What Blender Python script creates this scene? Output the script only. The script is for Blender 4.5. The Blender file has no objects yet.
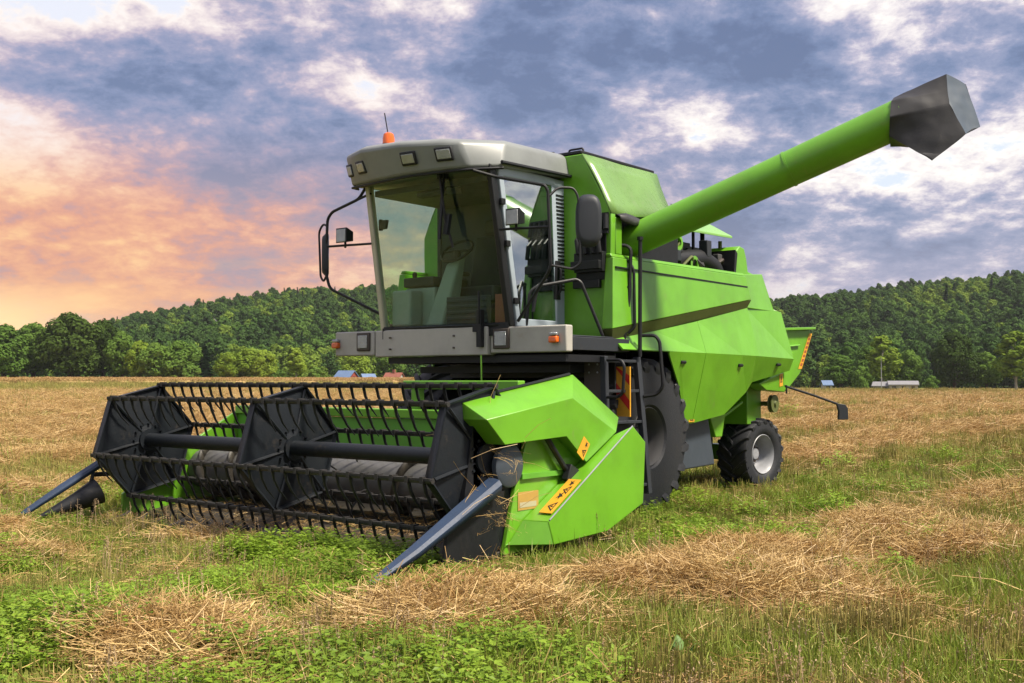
import bpy, bmesh, math, random
import numpy as np
from mathutils import Vector, Matrix
R = math.radians
random.seed(7)
rng = np.random.default_rng(11)
S = bpy.context.scene
COL = S.collection

# ------------------------------------------------------------------ mesh helpers
class MB:
    """collects shapes, then becomes ONE mesh object"""
    def __init__(s): s.v = []; s.f = []; s.m = []; s.cur = 0
    def add(s, vs, fs):
        o = len(s.v); s.v += [tuple(map(float, p)) for p in vs]
        for f in fs: s.f.append(tuple(i + o for i in f)); s.m.append(s.cur)
    def poly(s, pts): s.add(pts, [tuple(range(len(pts)))])
    def box(s, x0, x1, y0, y1, z0, z1):
        s.add([(x0,y0,z0),(x1,y0,z0),(x1,y1,z0),(x0,y1,z0),(x0,y0,z1),(x1,y0,z1),(x1,y1,z1),(x0,y1,z1)],
              [(0,3,2,1),(4,5,6,7),(0,1,5,4),(1,2,6,5),(2,3,7,6),(3,0,4,7)])
    def loft(s, A, B):
        """closed solid between two outlines with the same point count"""
        n = len(A)
        s.add(list(A) + list(B), [tuple(range(n))[::-1], tuple(range(n, 2*n))] +
              [(i, (i+1) % n, n + (i+1) % n, n + i) for i in range(n)])
    def prism_x(s, yz, x0, x1): s.loft([(x0,y,z) for y,z in yz], [(x1,y,z) for y,z in yz])
    def prism_y(s, xz, y0, y1): s.loft([(x,y0,z) for x,z in xz], [(x,y1,z) for x,z in xz])
    def prism_z(s, xy, z0, z1): s.loft([(x,y,z0) for x,y in xy], [(x,y,z1) for x,y in xy])
    def obox(s, c, ax, ay, az):
        c, ax, ay, az = map(Vector, (c, ax, ay, az))
        q = [c+i*ax+j*ay+k*az for k in (-1,1) for i,j in ((-1,-1),(1,-1),(1,1),(-1,1))]
        s.add(q, [(0,3,2,1),(4,5,6,7),(0,1,5,4),(1,2,6,5),(2,3,7,6),(3,0,4,7)])
    def tube(s, pts, r, n=8):
        pts = [Vector(p) for p in pts]; N = len(pts)
        rs = r if isinstance(r, (list, tuple)) else [r]*N
        t0 = (pts[1]-pts[0]).normalized()
        u = t0.orthogonal().normalized(); vs = []
        for i, p in enumerate(pts):
            t = (pts[min(i+1,N-1)] - pts[max(i-1,0)]).normalized()
            u = (u - t*u.dot(t)).normalized(); w = t.cross(u)
            for k in range(n):
                a = 2*math.pi*k/n
                vs.append(p + (u*math.cos(a) + w*math.sin(a))*rs[i])
        fs = [tuple(range(n))[::-1], tuple(range((N-1)*n, N*n))]
        for i in range(N-1):
            for k in range(n):
                k2 = (k+1) % n
                fs.append((i*n+k, i*n+k2, (i+1)*n+k2, (i+1)*n+k))
        s.add(vs, fs)
    def lathe_x(s, prof, c, n=32, closed=False):
        """prof = [(x, radius)] turned about the x axis through c"""
        vs = []; m = len(prof)
        for k in range(n):
            a = 2*math.pi*k/n
            for x, r in prof: vs.append((c[0]+x, c[1]+r*math.cos(a), c[2]+r*math.sin(a)))
        fs = []
        for k in range(n):
            k2 = (k+1) % n
            for i in range(m-1 if not closed else m):
                j = (i+1) % m
                fs.append((k*m+i, k*m+j, k2*m+j, k2*m+i))
        s.add(vs, fs)
        if not closed:
            o = len(s.v) - n*m
            s.f.append(tuple(o+k*m for k in range(n))); s.m.append(s.cur)
            s.f.append(tuple(o+k*m+m-1 for k in range(n))[::-1]); s.m.append(s.cur)
    def build(s, name, mat, parent=None, bevel=0, smooth=True, ang=35, loc=None):
        me = bpy.data.meshes.new(name); me.from_pydata(s.v, [], s.f)
        mats = mat if isinstance(mat, (list, tuple)) else [mat]
        for q in mats: me.materials.append(q)
        if len(mats) > 1: me.polygons.foreach_set('material_index', s.m)
        bm = bmesh.new(); bm.from_mesh(me)
        bmesh.ops.recalc_face_normals(bm, faces=bm.faces[:])
        bm.to_mesh(me); bm.free()
        if smooth:
            me.polygons.foreach_set('use_smooth', [True]*len(me.polygons))
            me.set_sharp_from_angle(angle=R(ang))
        o = bpy.data.objects.new(name, me); COL.objects.link(o)
        if loc: o.location = loc
        if parent: o.parent = parent
        if bevel:
            b = o.modifiers.new('edge', 'BEVEL'); b.width = bevel; b.segments = 3; b.limit_method = 'ANGLE'; b.angle_limit = R(32)
            b.use_clamp_overlap = True
        return o

def rbend(pts, rad, n=5):
    """round the corners of a polyline"""
    P = [Vector(p) for p in pts]; out = [P[0]]
    for i in range(1, len(P)-1):
        a, b, c = P[i-1], P[i], P[i+1]
        r = min(rad, (a-b).length*.45, (c-b).length*.45)
        p0 = b + (a-b).normalized()*r; p1 = b + (c-b).normalized()*r
        for k in range(n+1):
            t = k/n; out.append(p0*(1-t)**2 + b*2*t*(1-t) + p1*t*t)
    out.append(P[-1]); return out

def tag(o, label=None, cat=None, group=None, kind=None):
    if label: o['label'] = label
    if cat: o['category'] = cat
    if group: o['group'] = group
    if kind: o['kind'] = kind
    return o
def empty(name, loc=(0,0,0), parent=None):
    o = bpy.data.objects.new(name, None); COL.objects.link(o); o.location = loc; o.empty_display_size = .2
    if parent: o.parent = parent
    return o

# ------------------------------------------------------------------ materials
class NT:
    def __init__(s, nt): s.nt = nt
    def n(s, typ, inp=None, **kw):
        nd = s.nt.nodes.new(typ)
        for k, v in kw.items(): setattr(nd, k, v)
        for k, v in (inp or {}).items():
            if hasattr(v, 'is_output'): s.nt.links.new(v, nd.inputs[k])
            else: nd.inputs[k].default_value = v
        return nd
    def math(s, op, a, b=0.0, c=None, clamp=False):
        nd = s.n('ShaderNodeMath', operation=op, use_clamp=clamp)
        for i, v in enumerate((a, b) if c is None else (a, b, c)):
            if hasattr(v, 'is_output'): s.nt.links.new(v, nd.inputs[i])
            else: nd.inputs[i].default_value = v
        return nd.outputs[0]
    def mix(s, f, a, b, blend='MIX'):
        nd = s.n('ShaderNodeMix', data_type='RGBA', blend_type=blend)
        for i, v in ((0, f), (6, a), (7, b)):
            if hasattr(v, 'is_output'): s.nt.links.new(v, nd.inputs[i])
            else: nd.inputs[i].default_value = (tuple(v)+(1,))[:4] if i > 0 else v
        return nd.outputs[2]
    def ramp(s, f, stops, interp='LINEAR'):
        nd = s.n('ShaderNodeValToRGB'); cr = nd.color_ramp; cr.interpolation = interp
        while len(cr.elements) < len(stops): cr.elements.new(.5)
        for e, (p, c) in zip(cr.elements, stops):
            e.position = p; e.color = (tuple(c)+(1,))[:4] if hasattr(c, '__len__') else (c, c, c, 1)
        s.nt.links.new(f, nd.inputs[0]); return nd.outputs[0]
    def noise(s, vec, scale, detail=4, rough=.55, **kw):
        nd = s.n('ShaderNodeTexNoise', {'Scale': scale, 'Detail': detail, 'Roughness': rough, **kw})
        if vec is not None: s.nt.links.new(vec, nd.inputs['Vector'])
        return nd.outputs[0]
    def maprange(s, v, a, b, c=0., d=1., smooth=True):
        nd = s.n('ShaderNodeMapRange', {0: v, 1: a, 2: b, 3: c, 4: d}); nd.clamp = True
        if smooth: nd.interpolation_type = 'SMOOTHSTEP'
        return nd.outputs[0]

def newmat(name):
    m = bpy.data.materials.new(name); m.use_nodes = True; nt = m.node_tree; nt.nodes.clear()
    t = NT(nt); out = t.n('ShaderNodeOutputMaterial'); return m, t, out

def paint(name, col, rough=.4, metal=0., dirt=.35, dirtcol=(.16,.13,.08), coat=0., bump=.0, scale=1.0, spec=.5, dents=0.):
    """painted / plain surface: uneven tone, patchy gloss, dust and scuffs that stay with the object"""
    m, t, out = newmat(name)
    co = t.n('ShaderNodeTexCoord').outputs['Object']
    n1 = t.noise(co, 1.6*scale, 6, .65); n2 = t.noise(co, 14*scale, 5, .7); n3 = t.noise(co, 70*scale, 3, .7)
    c = t.mix(t.maprange(n1, .35, .7), col, tuple(x*.80 for x in col))
    mask = t.math('MULTIPLY', t.maprange(n1, .5, .75), t.maprange(n2, .45, .7))
    mask = t.math('MULTIPLY', t.math('ADD', mask, t.math('MULTIPLY', t.maprange(n3, .63, .72), .35)), dirt, clamp=True)
    c = t.mix(mask, c, dirtcol)
    rg = t.math('ADD', t.math('MULTIPLY', n2, .25), rough-.12, clamp=True)
    p = t.n('ShaderNodeBsdfPrincipled', {'Base Color': c, 'Roughness': rg, 'Metallic': metal, 'Coat Weight': coat, 'Coat Roughness': .2, 'Specular IOR Level': spec})
    h = None
    if bump: 
        b = t.n('ShaderNodeBump', {'Height': n2, 'Strength': bump, 'Distance': .01}); h = b
    if dents:
        nd = t.noise(co, 2.3, 2, .4)
        b2 = t.n('ShaderNodeBump', {'Height': nd, 'Strength': dents, 'Distance': .05}); h2 = b2
        if h: t.nt.links.new(h.outputs[0], b2.inputs['Normal'])
        h = b2
    if h: t.nt.links.new(h.outputs[0], p.inputs['Normal'])
    t.nt.links.new(p.outputs[0], out.inputs[0]); return m

M = {}
M['green'] = paint('green_paint', (.125,.345,.016), .36, dirt=.62, dirtcol=(.19,.22,.08), coat=.2, dents=.32)
M['cover'] = paint('tank_cover_paint', (.14,.26,.065), .28, dirt=.6, dirtcol=(.24,.27,.17), dents=.35)
M['tube_green'] = paint('tube_green_paint', (.115,.325,.010), .40, dirt=.35, dirtcol=(.2,.22,.05), coat=.1)
M['table_green'] = paint('worn_green_paint', (.10,.32,.025), .5, dirt=.8, dirtcol=(.20,.13,.05), scale=1.6)
M['floor'] = paint('worn_shaded_floor', (.035,.03,.022), .55, dirt=.6, dirtcol=(.12,.08,.04), scale=2)  # trough dirt and shade are both put into this dark base colour
M['olive'] = paint('shaded_olive_strip', (.10,.12,.03), .6, dirt=.4)
M['black'] = paint('black_steel', (.009,.010,.012), .5, dirt=.4, dirtcol=(.055,.045,.035), spec=.35, bump=.1, scale=2)
M['reel'] = paint('dark_grey_reel_steel', (.009,.012,.016), .45, dirt=.5, dirtcol=(.075,.06,.045), bump=.2, scale=2, spec=.32)
M['rail'] = paint('worn_rail_steel', (.028,.027,.027), .5, dirt=.8, dirtcol=(.17,.14,.11), scale=5, spec=.35)
M['blue_steel'] = paint('worn_blue_grey_steel', (.022,.04,.08), .5, dirt=.9, dirtcol=(.13,.13,.14), scale=5, bump=.2, spec=.35)
M['silver'] = paint('bare_worn_steel', (.13,.13,.125), .42, metal=.4, dirt=.8, dirtcol=(.13,.11,.08), scale=2)
M['grey'] = paint('light_grey_paint', (.40,.385,.345), .45, dirt=.4, dirtcol=(.25,.21,.15))
M['cab_grey'] = paint('blue_grey_cab_paint', (.32,.38,.43), .4, dirt=.3, dirtcol=(.2,.2,.2))
M['cream'] = paint('weathered_roof_paint', (.19,.205,.20), .40, dirt=.5, dirtcol=(.12,.12,.10))
M['plastic'] = paint('dark_grey_plastic', (.026,.03,.037), .5, dirt=.4, dirtcol=(.09,.08,.07), spec=.35)
M['guard'] = paint('slate_grey_plastic', (.045,.058,.075), .5, dirt=.25, dirtcol=(.12,.1,.08))
M['rubber'] = paint('tyre_rubber', (.014,.016,.02), .62, dirt=.6, dirtcol=(.085,.07,.05), bump=.3, scale=3)
M['rim'] = paint('silver_grey_rim_paint', (.27,.28,.30), .42, dirt=.6, dirtcol=(.2,.16,.11), scale=3)
M['rim_shaded'] = paint('shaded_dusty_rim', (.05,.05,.05), .7, dirt=.5, dirtcol=(.14,.11,.08), scale=3)  # dark base paints in the deep front rim's shade, with dust over it
M['tarp'] = paint('black_tarpaulin', (.016,.016,.017), .55, dirt=.4, dirtcol=(.06,.055,.05), dents=1.0, bump=.15)
M['tarp_blue'] = paint('bluish_tarpaulin', (.04,.06,.085), .5, dirt=.5, dirtcol=(.10,.11,.12), dents=.8)  # bluer, lighter colour for the end face of the hood
M['brown'] = paint('brown_steel_plate', (.055,.042,.034), .55, dirt=.4)
M['trim'] = paint('cab_interior_trim', (.24,.30,.27), .6, dirt=.2)
M['seat'] = paint('dark_seat_fabric', (.03,.035,.035), .85, dirt=.2)
M['yellow'] = paint('yellow_sticker', (.62,.31,.02), .5, dirt=.6, dirtcol=(.30,.22,.08), scale=3)
M['ink'] = paint('black_print', (.015,.014,.012), .5, dirt=0)
M['red'] = paint('red_reflective', (.5,.02,.015), .4, dirt=.2)
M['orange'] = paint('orange_lens', (.75,.13,.01), .2, dirt=.1, coat=.6)
M['lens'] = paint('lamp_glass', (.34,.36,.36), .14, metal=.45, dirt=.35, dirtcol=(.12,.12,.11), coat=.5, bump=.5, scale=6)
M['white'] = paint('white_print', (.7,.68,.6), .5, dirt=.2)
M['mesh_red'] = paint('rusty_red_panel', (.26,.07,.045), .6, dirt=.4)

def glassmat(name, tint, refl=.08, tintmix=1.0):
    m, t, out = newmat(name)
    tr = t.n('ShaderNodeBsdfTransparent', {'Color': tuple(tint)+(1,)})
    gl = t.n('ShaderNodeBsdfGlossy', {'Roughness': .02, 'Color': (.9,.95,.95,1)})
    co = t.n('ShaderNodeTexCoord').outputs['Object']
    df = t.n('ShaderNodeBsdfDiffuse', {'Color': (.35,.36,.3,1)})
    fc = t.n('ShaderNodeLayerWeight', {'Blend': .5}).outputs['Facing']
    f = t.math('ADD', t.math('MULTIPLY', t.math('POWER', fc, 5.0), .9), refl, clamp=True)
    mx = t.n('ShaderNodeMixShader', {0: f, 1: tr.outputs[0], 2: gl.outputs[0]})
    d = t.math('MULTIPLY', t.maprange(t.noise(co, 3, 6, .7), .45, .8), .07)
    m2 = t.n('ShaderNodeMixShader', {0: d, 1: mx.outputs[0], 2: df.outputs[0]})
    t.nt.links.new(m2.outputs[0], out.inputs[0]); return m
M['glass'] = glassmat('green_tinted_glass', (.82,.95,.84), .04)
M['door_glass'] = glassmat('door_glass', (.66,.78,.72), .42)

# ------------------------------------------------------------------ combine harvester
H = empty('combine_harvester')
tag(H, 'large green combine harvester with grey cab, black reel and raised unloading tube', 'combine harvester')

# ---- body core
b = MB()
b.prism_x([(-.27,1.35),(-.27,2.6),(2.2,2.6),(3.2,2.25),(3.3,1.6),(2.4,1.4),(1.9,1.15),(.95,1.15),(.8,1.72),(-.27,1.72)], -1.36, 1.36)
b.box(-.75,.75, .3,3.4, .72,1.36)
b.build('body_core', M['green'], H, bevel=.01)

def side_panels(sx):
    def X(v): return sx*v
    b = MB()
    # upper belt panel, its lower rim stands proud along the diagonal strip
    def q(pts): return [(X(x),y,z) for x,y,z in pts]
    o = [(1.49,-.72,2.66),(1.49,2.19,2.68),(1.535,2.25,2.40),(1.535,-.80,1.935)]
    i = [(1.40,-.72,2.66),(1.40,2.19,2.68),(1.40,2.25,2.40),(1.40,-.80,1.935)]
    b.loft(q(i), q(o))
    b.loft(q([(1.40,-.72,2.664),(1.40,2.2,2.684),(1.40,2.2,2.72),(1.40,-.72,2.70)]), q([(1.475,-.72,2.664),(1.475,2.2,2.684),(1.455,2.2,2.72),(1.455,-.72,2.70)]))
    b.build('upper_side_panel', M['green'], H, bevel=.008)
    b = MB()   # belt line groove strip
    b.loft(q([(1.486,-.70,2.553),(1.486,2.19,2.543),(1.486,2.19,2.557),(1.486,-.70,2.567)]), q([(1.518,-.70,2.553),(1.518,2.19,2.543),(1.518,2.19,2.557),(1.518,-.70,2.567)]))
    b.build('panel_seam', M['black'], H)
    b = MB()   # diagonal recessed strip, its underside shade painted in as olive
    o = [(1.534,-.80,1.93),(1.534,2.25,2.395),(1.475,2.25,2.30),(1.475,-.55,1.845),(1.475,-.72,1.845)]
    i = [(1.40,y,z) for _,y,z in o]
    b.loft(q(i), q(o)); b.build('diagonal_strip', M['olive'], H)
    # rear shoulder panel
    b = MB()
    o = [(1.44,2.205,2.71),(1.40,2.83,2.76),(1.40,3.16,2.33),(1.46,3.2,2.30),(1.475,2.26,2.30)]
    b.loft(q([(1.2,y,z) for x,y,z in o]), q(o)); b.build('rear_shoulder_panel', M['green'], H, bevel=.012)
    # main lower panels: front half and rear half with a crease at z 1.72
    b = MB()
    arch = [(.93*math.cos(a)*1.0, .83+.93*math.sin(a)) for a in (R(8), R(30), R(52), R(74))]
    top = [(1.474,-.68,1.84),(1.474,.1,1.945),(1.474,1.02,2.088)]
    cre = [(1.58,-.68,1.735),(1.585,.1,1.733),(1.585,1.02,1.728)]
    low = [(1.50,.20,1.735-.02),(1.44,.62,1.28),(1.40,.88,.935),(1.40,1.02,.935)]
    O = top[::1] + [cre[2]]
    def strip(pa, pb):
        n = len(pa); o = len(b.v)
        b.v += [(X(x),y,z) for x,y,z in pa] + [(X(x),y,z) for x,y,z in pb]
        for k in range(n-1): b.f.append((o+k,o+k+1,o+n+k+1,o+n+k)); b.m.append(b.cur)
    strip(top, cre)
    cre2 = [(1.585,.22,1.732),(1.585,.45,1.731),(1.585,.62,1.73),(1.585,1.016,1.728)]
    lo2 = [(1.58,.225,1.70),(1.49,.58,1.36),(1.40,.86,.94),(1.40,1.016,.94)]
    strip(cre2, lo2)
    b.build('front_lower_panel', M['green'], H, smooth=False).modifiers.new('t','SOLIDIFY').thickness = .02
    b = MB()
    top = [(1.474,1.024,2.09),(1.475,1.9,2.24),(1.475,2.26,2.303),(1.45,2.28,2.303),(1.46,3.24,2.30)]
    cre = [(1.585,1.024,1.728),(1.585,1.9,1.722),(1.585,2.26,1.718),(1.585,2.35,1.717),(1.53,3.46,1.70)]
    strip(top, cre)
    lo = [(1.40,1.024,.94),(1.405,1.78,1.02),(1.43,2.30,1.28),(1.45,2.42,1.40),(1.47,3.46,1.55)]
    strip(cre, lo)
    b.build('rear_lower_panel', M['green'], H, smooth=False).modifiers.new('t','SOLIDIFY').thickness = .02
    b = MB()   # tail panel under the rear skirt
    o = [(1.40,2.72,1.38),(1.40,3.46,1.535),(1.40,3.47,1.27),(1.36,3.0,1.30)]
    b.loft(q([(1.2,y,z) for x,y,z in o]), q(o)); b.build('tail_skirt_panel', M['green'], H, bevel=.008)
side_panels(1); side_panels(-1)

b = MB()  # slate grey splash guard behind the drive wheel + green bracket
b.loft([(1.05,.93,.95),(1.05,1.68,.99),(1.05,1.84,.42),(1.05,1.0,.40)], [(1.25,.93,.95),(1.25,1.68,.99),(1.25,1.84,.42),(1.25,1.0,.40)])
b.build('splash_guard', M['guard'], H, bevel=.02)
b = MB(); b.loft([(1.0,1.70,1.12),(1.0,2.2,1.12),(1.0,2.08,.74),(1.0,1.92,.74)], [(1.22,1.70,1.12),(1.22,2.2,1.12),(1.22,2.08,.74),(1.22,1.92,.74)])
b.build('guard_bracket', M['green'], H, bevel=.01)
b = MB()
b.box(.62,1.12, 2.95,3.35, .86,1.42); b.box(-1.12,-.62, 2.95,3.35, .86,1.42); b.box(-.7,.7,3.14,3.4,.38,.58)
b.tube([(.7,2.2,.65),(1.1,2.85,1.15)], .025)
b.build('rear_axle_bracket', M['green'], H, bevel=.01)
b = MB(); b.lathe_x([(-.03,.1),(-.03,.115),(-.01,.095),(.01,.115),(.03,.115),(.03,.04),(.05,.03)], (1.28,3.37,1.12), 24)
b.tube([(1.0,3.37,1.12),(1.28,3.37,1.12)], .03)
b.build('belt_pulley', M['olive'], H)
b = MB(); b.box(-.9,.9,-.2,.2,.55,1.05); b.box(-.5,.5,.2,3.2,.55,.75); b.box(-.3,.3,-.3,.3,.5,1.4)
b.build('chassis', M['black'], H, bevel=.02)

for y,z,x in ((.55,1.62,1.57),(1.9,1.60,1.57),(3.0,1.62,1.54)):
    b = MB(); b.obox((x-.012,y,z),(.012,0,0),(0,.05,0),(0,0,.018)); b.tube([(x,y-.03,z),(x+.012,y+.03,z)],.008,6); b.build('panel_latch', M['black'], H, bevel=.004)
# ---- grain tank
def tank_front(): return [(-1.1,3.755),(1.1,3.755),(1.455,3.115),(1.455,2.9),(1.42,1.75),(-1.42,1.75),(-1.455,2.9),(-1.455,3.115)]
b = MB()
b.prism_y([(-.02,3.755),(1.1,3.755),(1.455,3.115),(1.455,2.9),(1.42,1.75),(-.02,1.75)], -.70, -.62); b.prism_y([(-1.1,3.755),(-.025,3.755),(-.025,1.75),(-1.42,1.75),(-1.455,2.9),(-1.455,3.115)], -.34, -.28); b.box(-.025,.03,-.615,-.283,1.75,3.755)
b.box(1.34,1.455,-.617,-.50,2.70,3.08)
b.build('tank_front_wall', M['green'], H, bevel=.01)
tank = MB()
tank.prism_y([(-1.02,3.70),(1.02,3.70),(1.30,3.2),(1.15,2.6),(-1.15,2.6),(-1.30,3.2)], -.275, .72)
TK = tank.build('grain_tank', M['olive'], H)
for s in (1,-1):
    b = MB()
    n = 9; A = []; B = []
    for k in range(n):
        t = k/(n-1)
        ys = -.70 if s > 0 else -.33
        A.append((s*(1.105+.01*math.sin(t*9)), ys+(.77-ys)*t, 3.757))
        yb = ys+(.62-ys)*t; zb = 3.112+.06*t+ (.10*max(0,(t-.7)/.3)**2); xb = 1.46-.02*t-.05*max(0,(t-.7)/.3)
        B.append((s*xb, yb, zb + (-.012*math.sin(t*7) if s > 0 else 0)))
    m = 6; V = []
    for j in range(m):
        u = j/(m-1)
        for k in range(n):
            p = Vector(A[k]).lerp(Vector(B[k]), u)
            p.x += s*(.018*math.sin(3.1*u)*math.sin(k*1.3+1)); p.z += .015*math.sin(u*3.1)*math.cos(k*1.7)
            V.append(p)
    b.add(V, [(j*n+k, j*n+k+1, (j+1)*n+k+1, (j+1)*n+k) for j in range(m-1) for k in range(n-1)])
    o = b.build('tank_cover', M['cover'], H, ang=60)
    o.modifiers.new('t','SOLIDIFY').thickness = .015
b = MB()
b.box(-.02,1.08,-.69,.76,3.765,3.80); b.box(-1.08,-.022,-.33,.76,3.765,3.80)
b.build('tank_lid', M['black'], H, bevel=.01)
for x, y in ((.55,-.55),(.92,-.55)):
    b = MB(); b.tube(rbend([(x-.09,y,3.795),(x-.09,y,3.85),(x+.09,y,3.85),(x+.09,y,3.795)], .03), .011); b.build('lid_handle', M['black'], H)
# crumpled rubber flap over the tube
b = MB(); V = []; n = 10
for k in range(n):
    t = k/(n-1); y = -.66 + 1.5*t
    for j, (dx, dz) in enumerate(((0,0),(.035,-.035),(.045,-.085))):
        w = .02*math.sin(t*13+j)
        V.append((1.462-.02*t-.16*max(0,(t-.6)/.4)+dx+w*.5, y*.92, 3.108+.07*t+.22*max(0,(t-.6)/.4)**2+dz+w))
b.add(V, [(k*3+j,k*3+j+1,(k+1)*3+j+1,(k+1)*3+j) for k in range(n-1) for j in range(2)])
o = b.build('rubber_flap', M['tarp'], H, ang=80); o.modifiers.new('t','SOLIDIFY').thickness = .012
b = MB(); b.box(.8,1.30,-.60,.9,2.60,3.18); b.build('tube_well', M['black'], H)
# front wall: hydraulic blocks and vents
b = MB()
for x in (1.17,1.25,1.33,1.40): b.tube([(x,-.715,3.10),(x+.01,-.73,2.95)], .028, 10)
b.box(1.13,1.43,-.712,-.702,2.92,3.12); b.box(1.12,1.43,-.74,-.70,2.905,2.925)
b.build('oil_line_manifold', M['black'], H)
b = MB(); b.box(1.05,1.40,-.78,-.703,2.52,2.72); b.box(1.02,1.34,-.76,-.703,2.36,2.44)
for x in (1.10,1.19,1.28,1.36): b.tube([(x,-.72,2.92),(x,-.80,2.84),(x+.02,-.80,2.70)], .026, 8)
b.box(1.04,1.39,-.83,-.705,2.545,2.63); b.box(1.03,1.40,-.712,-.702,2.44,2.9)
b.build('hydraulic_valve_block', M['black'], H, bevel=.008)
b = MB(); b.tube(rbend([(1.44,-.705,2.6),(1.40,-.715,2.5),(1.39,-.715,1.95)], .05), .009, 6); b.build('cable', M['black'], H)

# ---- engine bay
b = MB()
b.box(-.8,.95,.95,2.3,2.60,3.05); b.box(-.5,.9,1.1,1.9,2.9,3.1)
for k in range(6): b.box(.95,.99,1.0+.2*k,1.12+.2*k,2.65,2.95)
b.tube(rbend([(1.08,1.15,2.80),(1.12,1.75,2.88),(1.16,2.0,2.78),(1.16,2.05,2.60)], .22, 8), .12, 14)
b.tube([(1.0,1.0,2.7),(1.1,1.5,2.95)], .03); b.tube([(1.05,1.7,2.7),(1.05,1.7,3.25)], .02); b.tube([(.9,2.2,2.7),(.9,2.2,3.3)], .03); b.tube([(1.0,1.25,2.7),(1.0,1.25,3.2)], .02)
b.tube(rbend([(1.1,.7,2.75),(1.15,1.0,2.95),(1.15,1.3,2.80)], .1), .02)
b.build('engine', M['black'], H, bevel=.008)
re_ = random.Random(21)
for k in range(9):     # hoses, brackets and covers crowding the engine bay
    y0 = re_.uniform(.85,2.2); z0 = re_.uniform(2.72,3.05); x0 = re_.uniform(.98,1.20); b = MB()
    b.tube(rbend([(x0,y0,z0),(x0+.05,y0+re_.uniform(.08,.2),z0+re_.uniform(-.1,.18)),(x0-.1,y0+re_.uniform(.25,.4),z0+re_.uniform(-.15,.15))],.06),re_.uniform(.012,.028),7)
    b.build('engine_hose', [M['black'],M['brown'],M['olive'],M['rail']][k % 4], H)
for k in range(7):
    y0 = re_.uniform(.85,2.1); z0 = re_.uniform(2.68,3.0); x0 = re_.uniform(.96,1.14); b = MB()
    b.box(x0,x0+re_.uniform(.04,.12),y0,y0+re_.uniform(.06,.18),z0,z0+re_.uniform(.06,.2)); b.build('engine_cover', [M['brown'],M['green'],M['plastic'],M['rim_shaded']][k % 4], H, bevel=.01)
for y, z, r in ((1.05,3.0,.09),(1.42,2.78,.10)):
    b = MB(); b.lathe_x([(-.03,r*.6),(-.03,r),(0,r*.8),(.03,r),(.03,r*.6)], (1.2,y,z), 24, True); b.build('fan_pulley', M['green'], H)
b = MB()
E0 = [(1.2,.9,3.15),(1.2,2.42,3.185),(.5,3.0,3.50),(.5,1.0,3.50)]
b.loft(E0, [(x,y,z+.03) for x,y,z in E0]); E1 = [(-.9,.9,3.15),(-.9,2.42,3.185),(.495,3.0,3.50),(.495,1.0,3.50)]
b.loft(E1, [(x,y,z+.03) for x,y,z in E1])
b.build('engine_hood', paint('hood_paint', (.19,.40,.09), .3, dirt=.5, dirtcol=(.3,.33,.22)), H, bevel=.006)
for x in (1.05,.2):
    for y in (.95,2.38):
        b = MB(); b.tube([(x,y,2.6),(x,y,3.16)], .025); b.build('hood_post', M['olive'], H)
b = MB()   # curved green cowl at the rear of the engine bay
prof = [(2.26,2.72),(2.30,3.02),(2.38,3.08),(2.50,3.06),(2.56,2.94),(2.60,2.78),(2.78,2.755),(2.78,2.73)]
b.prism_x(prof, .55, 1.32)
b.build('engine_cowl', M['green'], H, bevel=.02)
b = MB(); b.prism_x([(2.20,2.70),(2.25,2.72),(2.30,2.98),(2.24,3.02)], 1.0, 1.33); b.build('cowl_frame', M['black'], H)

# ---- unloading tube
P0 = Vector((1.10,-.20,2.79)); P1 = Vector((4.02,.540,3.957)); tdir = (P1-P0).normalized()
mid = Vector((2.91,.331,3.535)); mid = P0 + tdir*(mid-P0).dot(tdir)
U = empty('unloading_tube', P0, H)
def rel(p): return Vector(p) - P0
def tb(name, pts, r, mat, n=40): 
    b = MB(); b.tube([rel(p) for p in pts], r, n); return b.build(name, mat, U, ang=40)
tb('inner_tube', [P0, mid], [.170,.178], M['tube_green']); tb('outer_tube', [mid, P1-tdir*.05], [.178,.188], M['tube_green'])
tb('tube_joint', [mid-tdir*.012, mid+tdir*.012], .185, M['tube_green'])
# spout cover : a tarpaulin hood, from a ring round the tube to a drooping square mouth
up = Vector((0,0,1)); sd = tdir.cross(up).normalized(); vv = sd.cross(tdir).normalized()   # sd points towards the field
Q = {'T': Vector((4.36,.60,4.30)), 'Rg': Vector((4.414,.484,3.983)), 'B': Vector((4.295,.35,3.445)), 'br': Vector((4.561,.486,3.683)), 'Rr': Vector((4.60,.80,3.80)), 'T2': Vector((4.46,.86,4.24))}
Cn = P1 - tdir*.16; near = []
for k in range(8):
    an = R(45*k); near.append(Cn + tdir*(.10*math.cos(an)) + (vv*math.cos(an) + sd*math.sin(an))*.214)
farl = [Q['T'], Q['T'].lerp(Q['Rg'],.55), Q['Rg'], Q['B'], Q['B'].lerp(Q['br'],.5), Q['br'], Q['Rr'], Q['T2']]
b = MB(); L = [rel(p) for p in near+farl]
b.cur = 0
b.add(L, [(k,(k+1)%8,8+(k+1)%8,8+k) for k in range(8)] + [(10,11,12,13)])
b.cur = 1
b.add([L[q]+(rel(P1)-rel(P0))*0 for q in range(16)], [(8,9,10,13,14,15)])
o = b.build('spout_cover', [M['tarp'], M['tarp_blue']], U, ang=25)
sb = o.modifiers.new('s','SUBSURF'); sb.subdivision_type='SIMPLE'; sb.levels = 4; sb.render_levels = 4
tx = bpy.data.textures.new('crumple','CLOUDS'); tx.noise_scale = .28; tx.noise_depth = 1
d = o.modifiers.new('d','DISPLACE'); d.texture = tx; d.strength = .03; d.mid_level = .5

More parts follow.
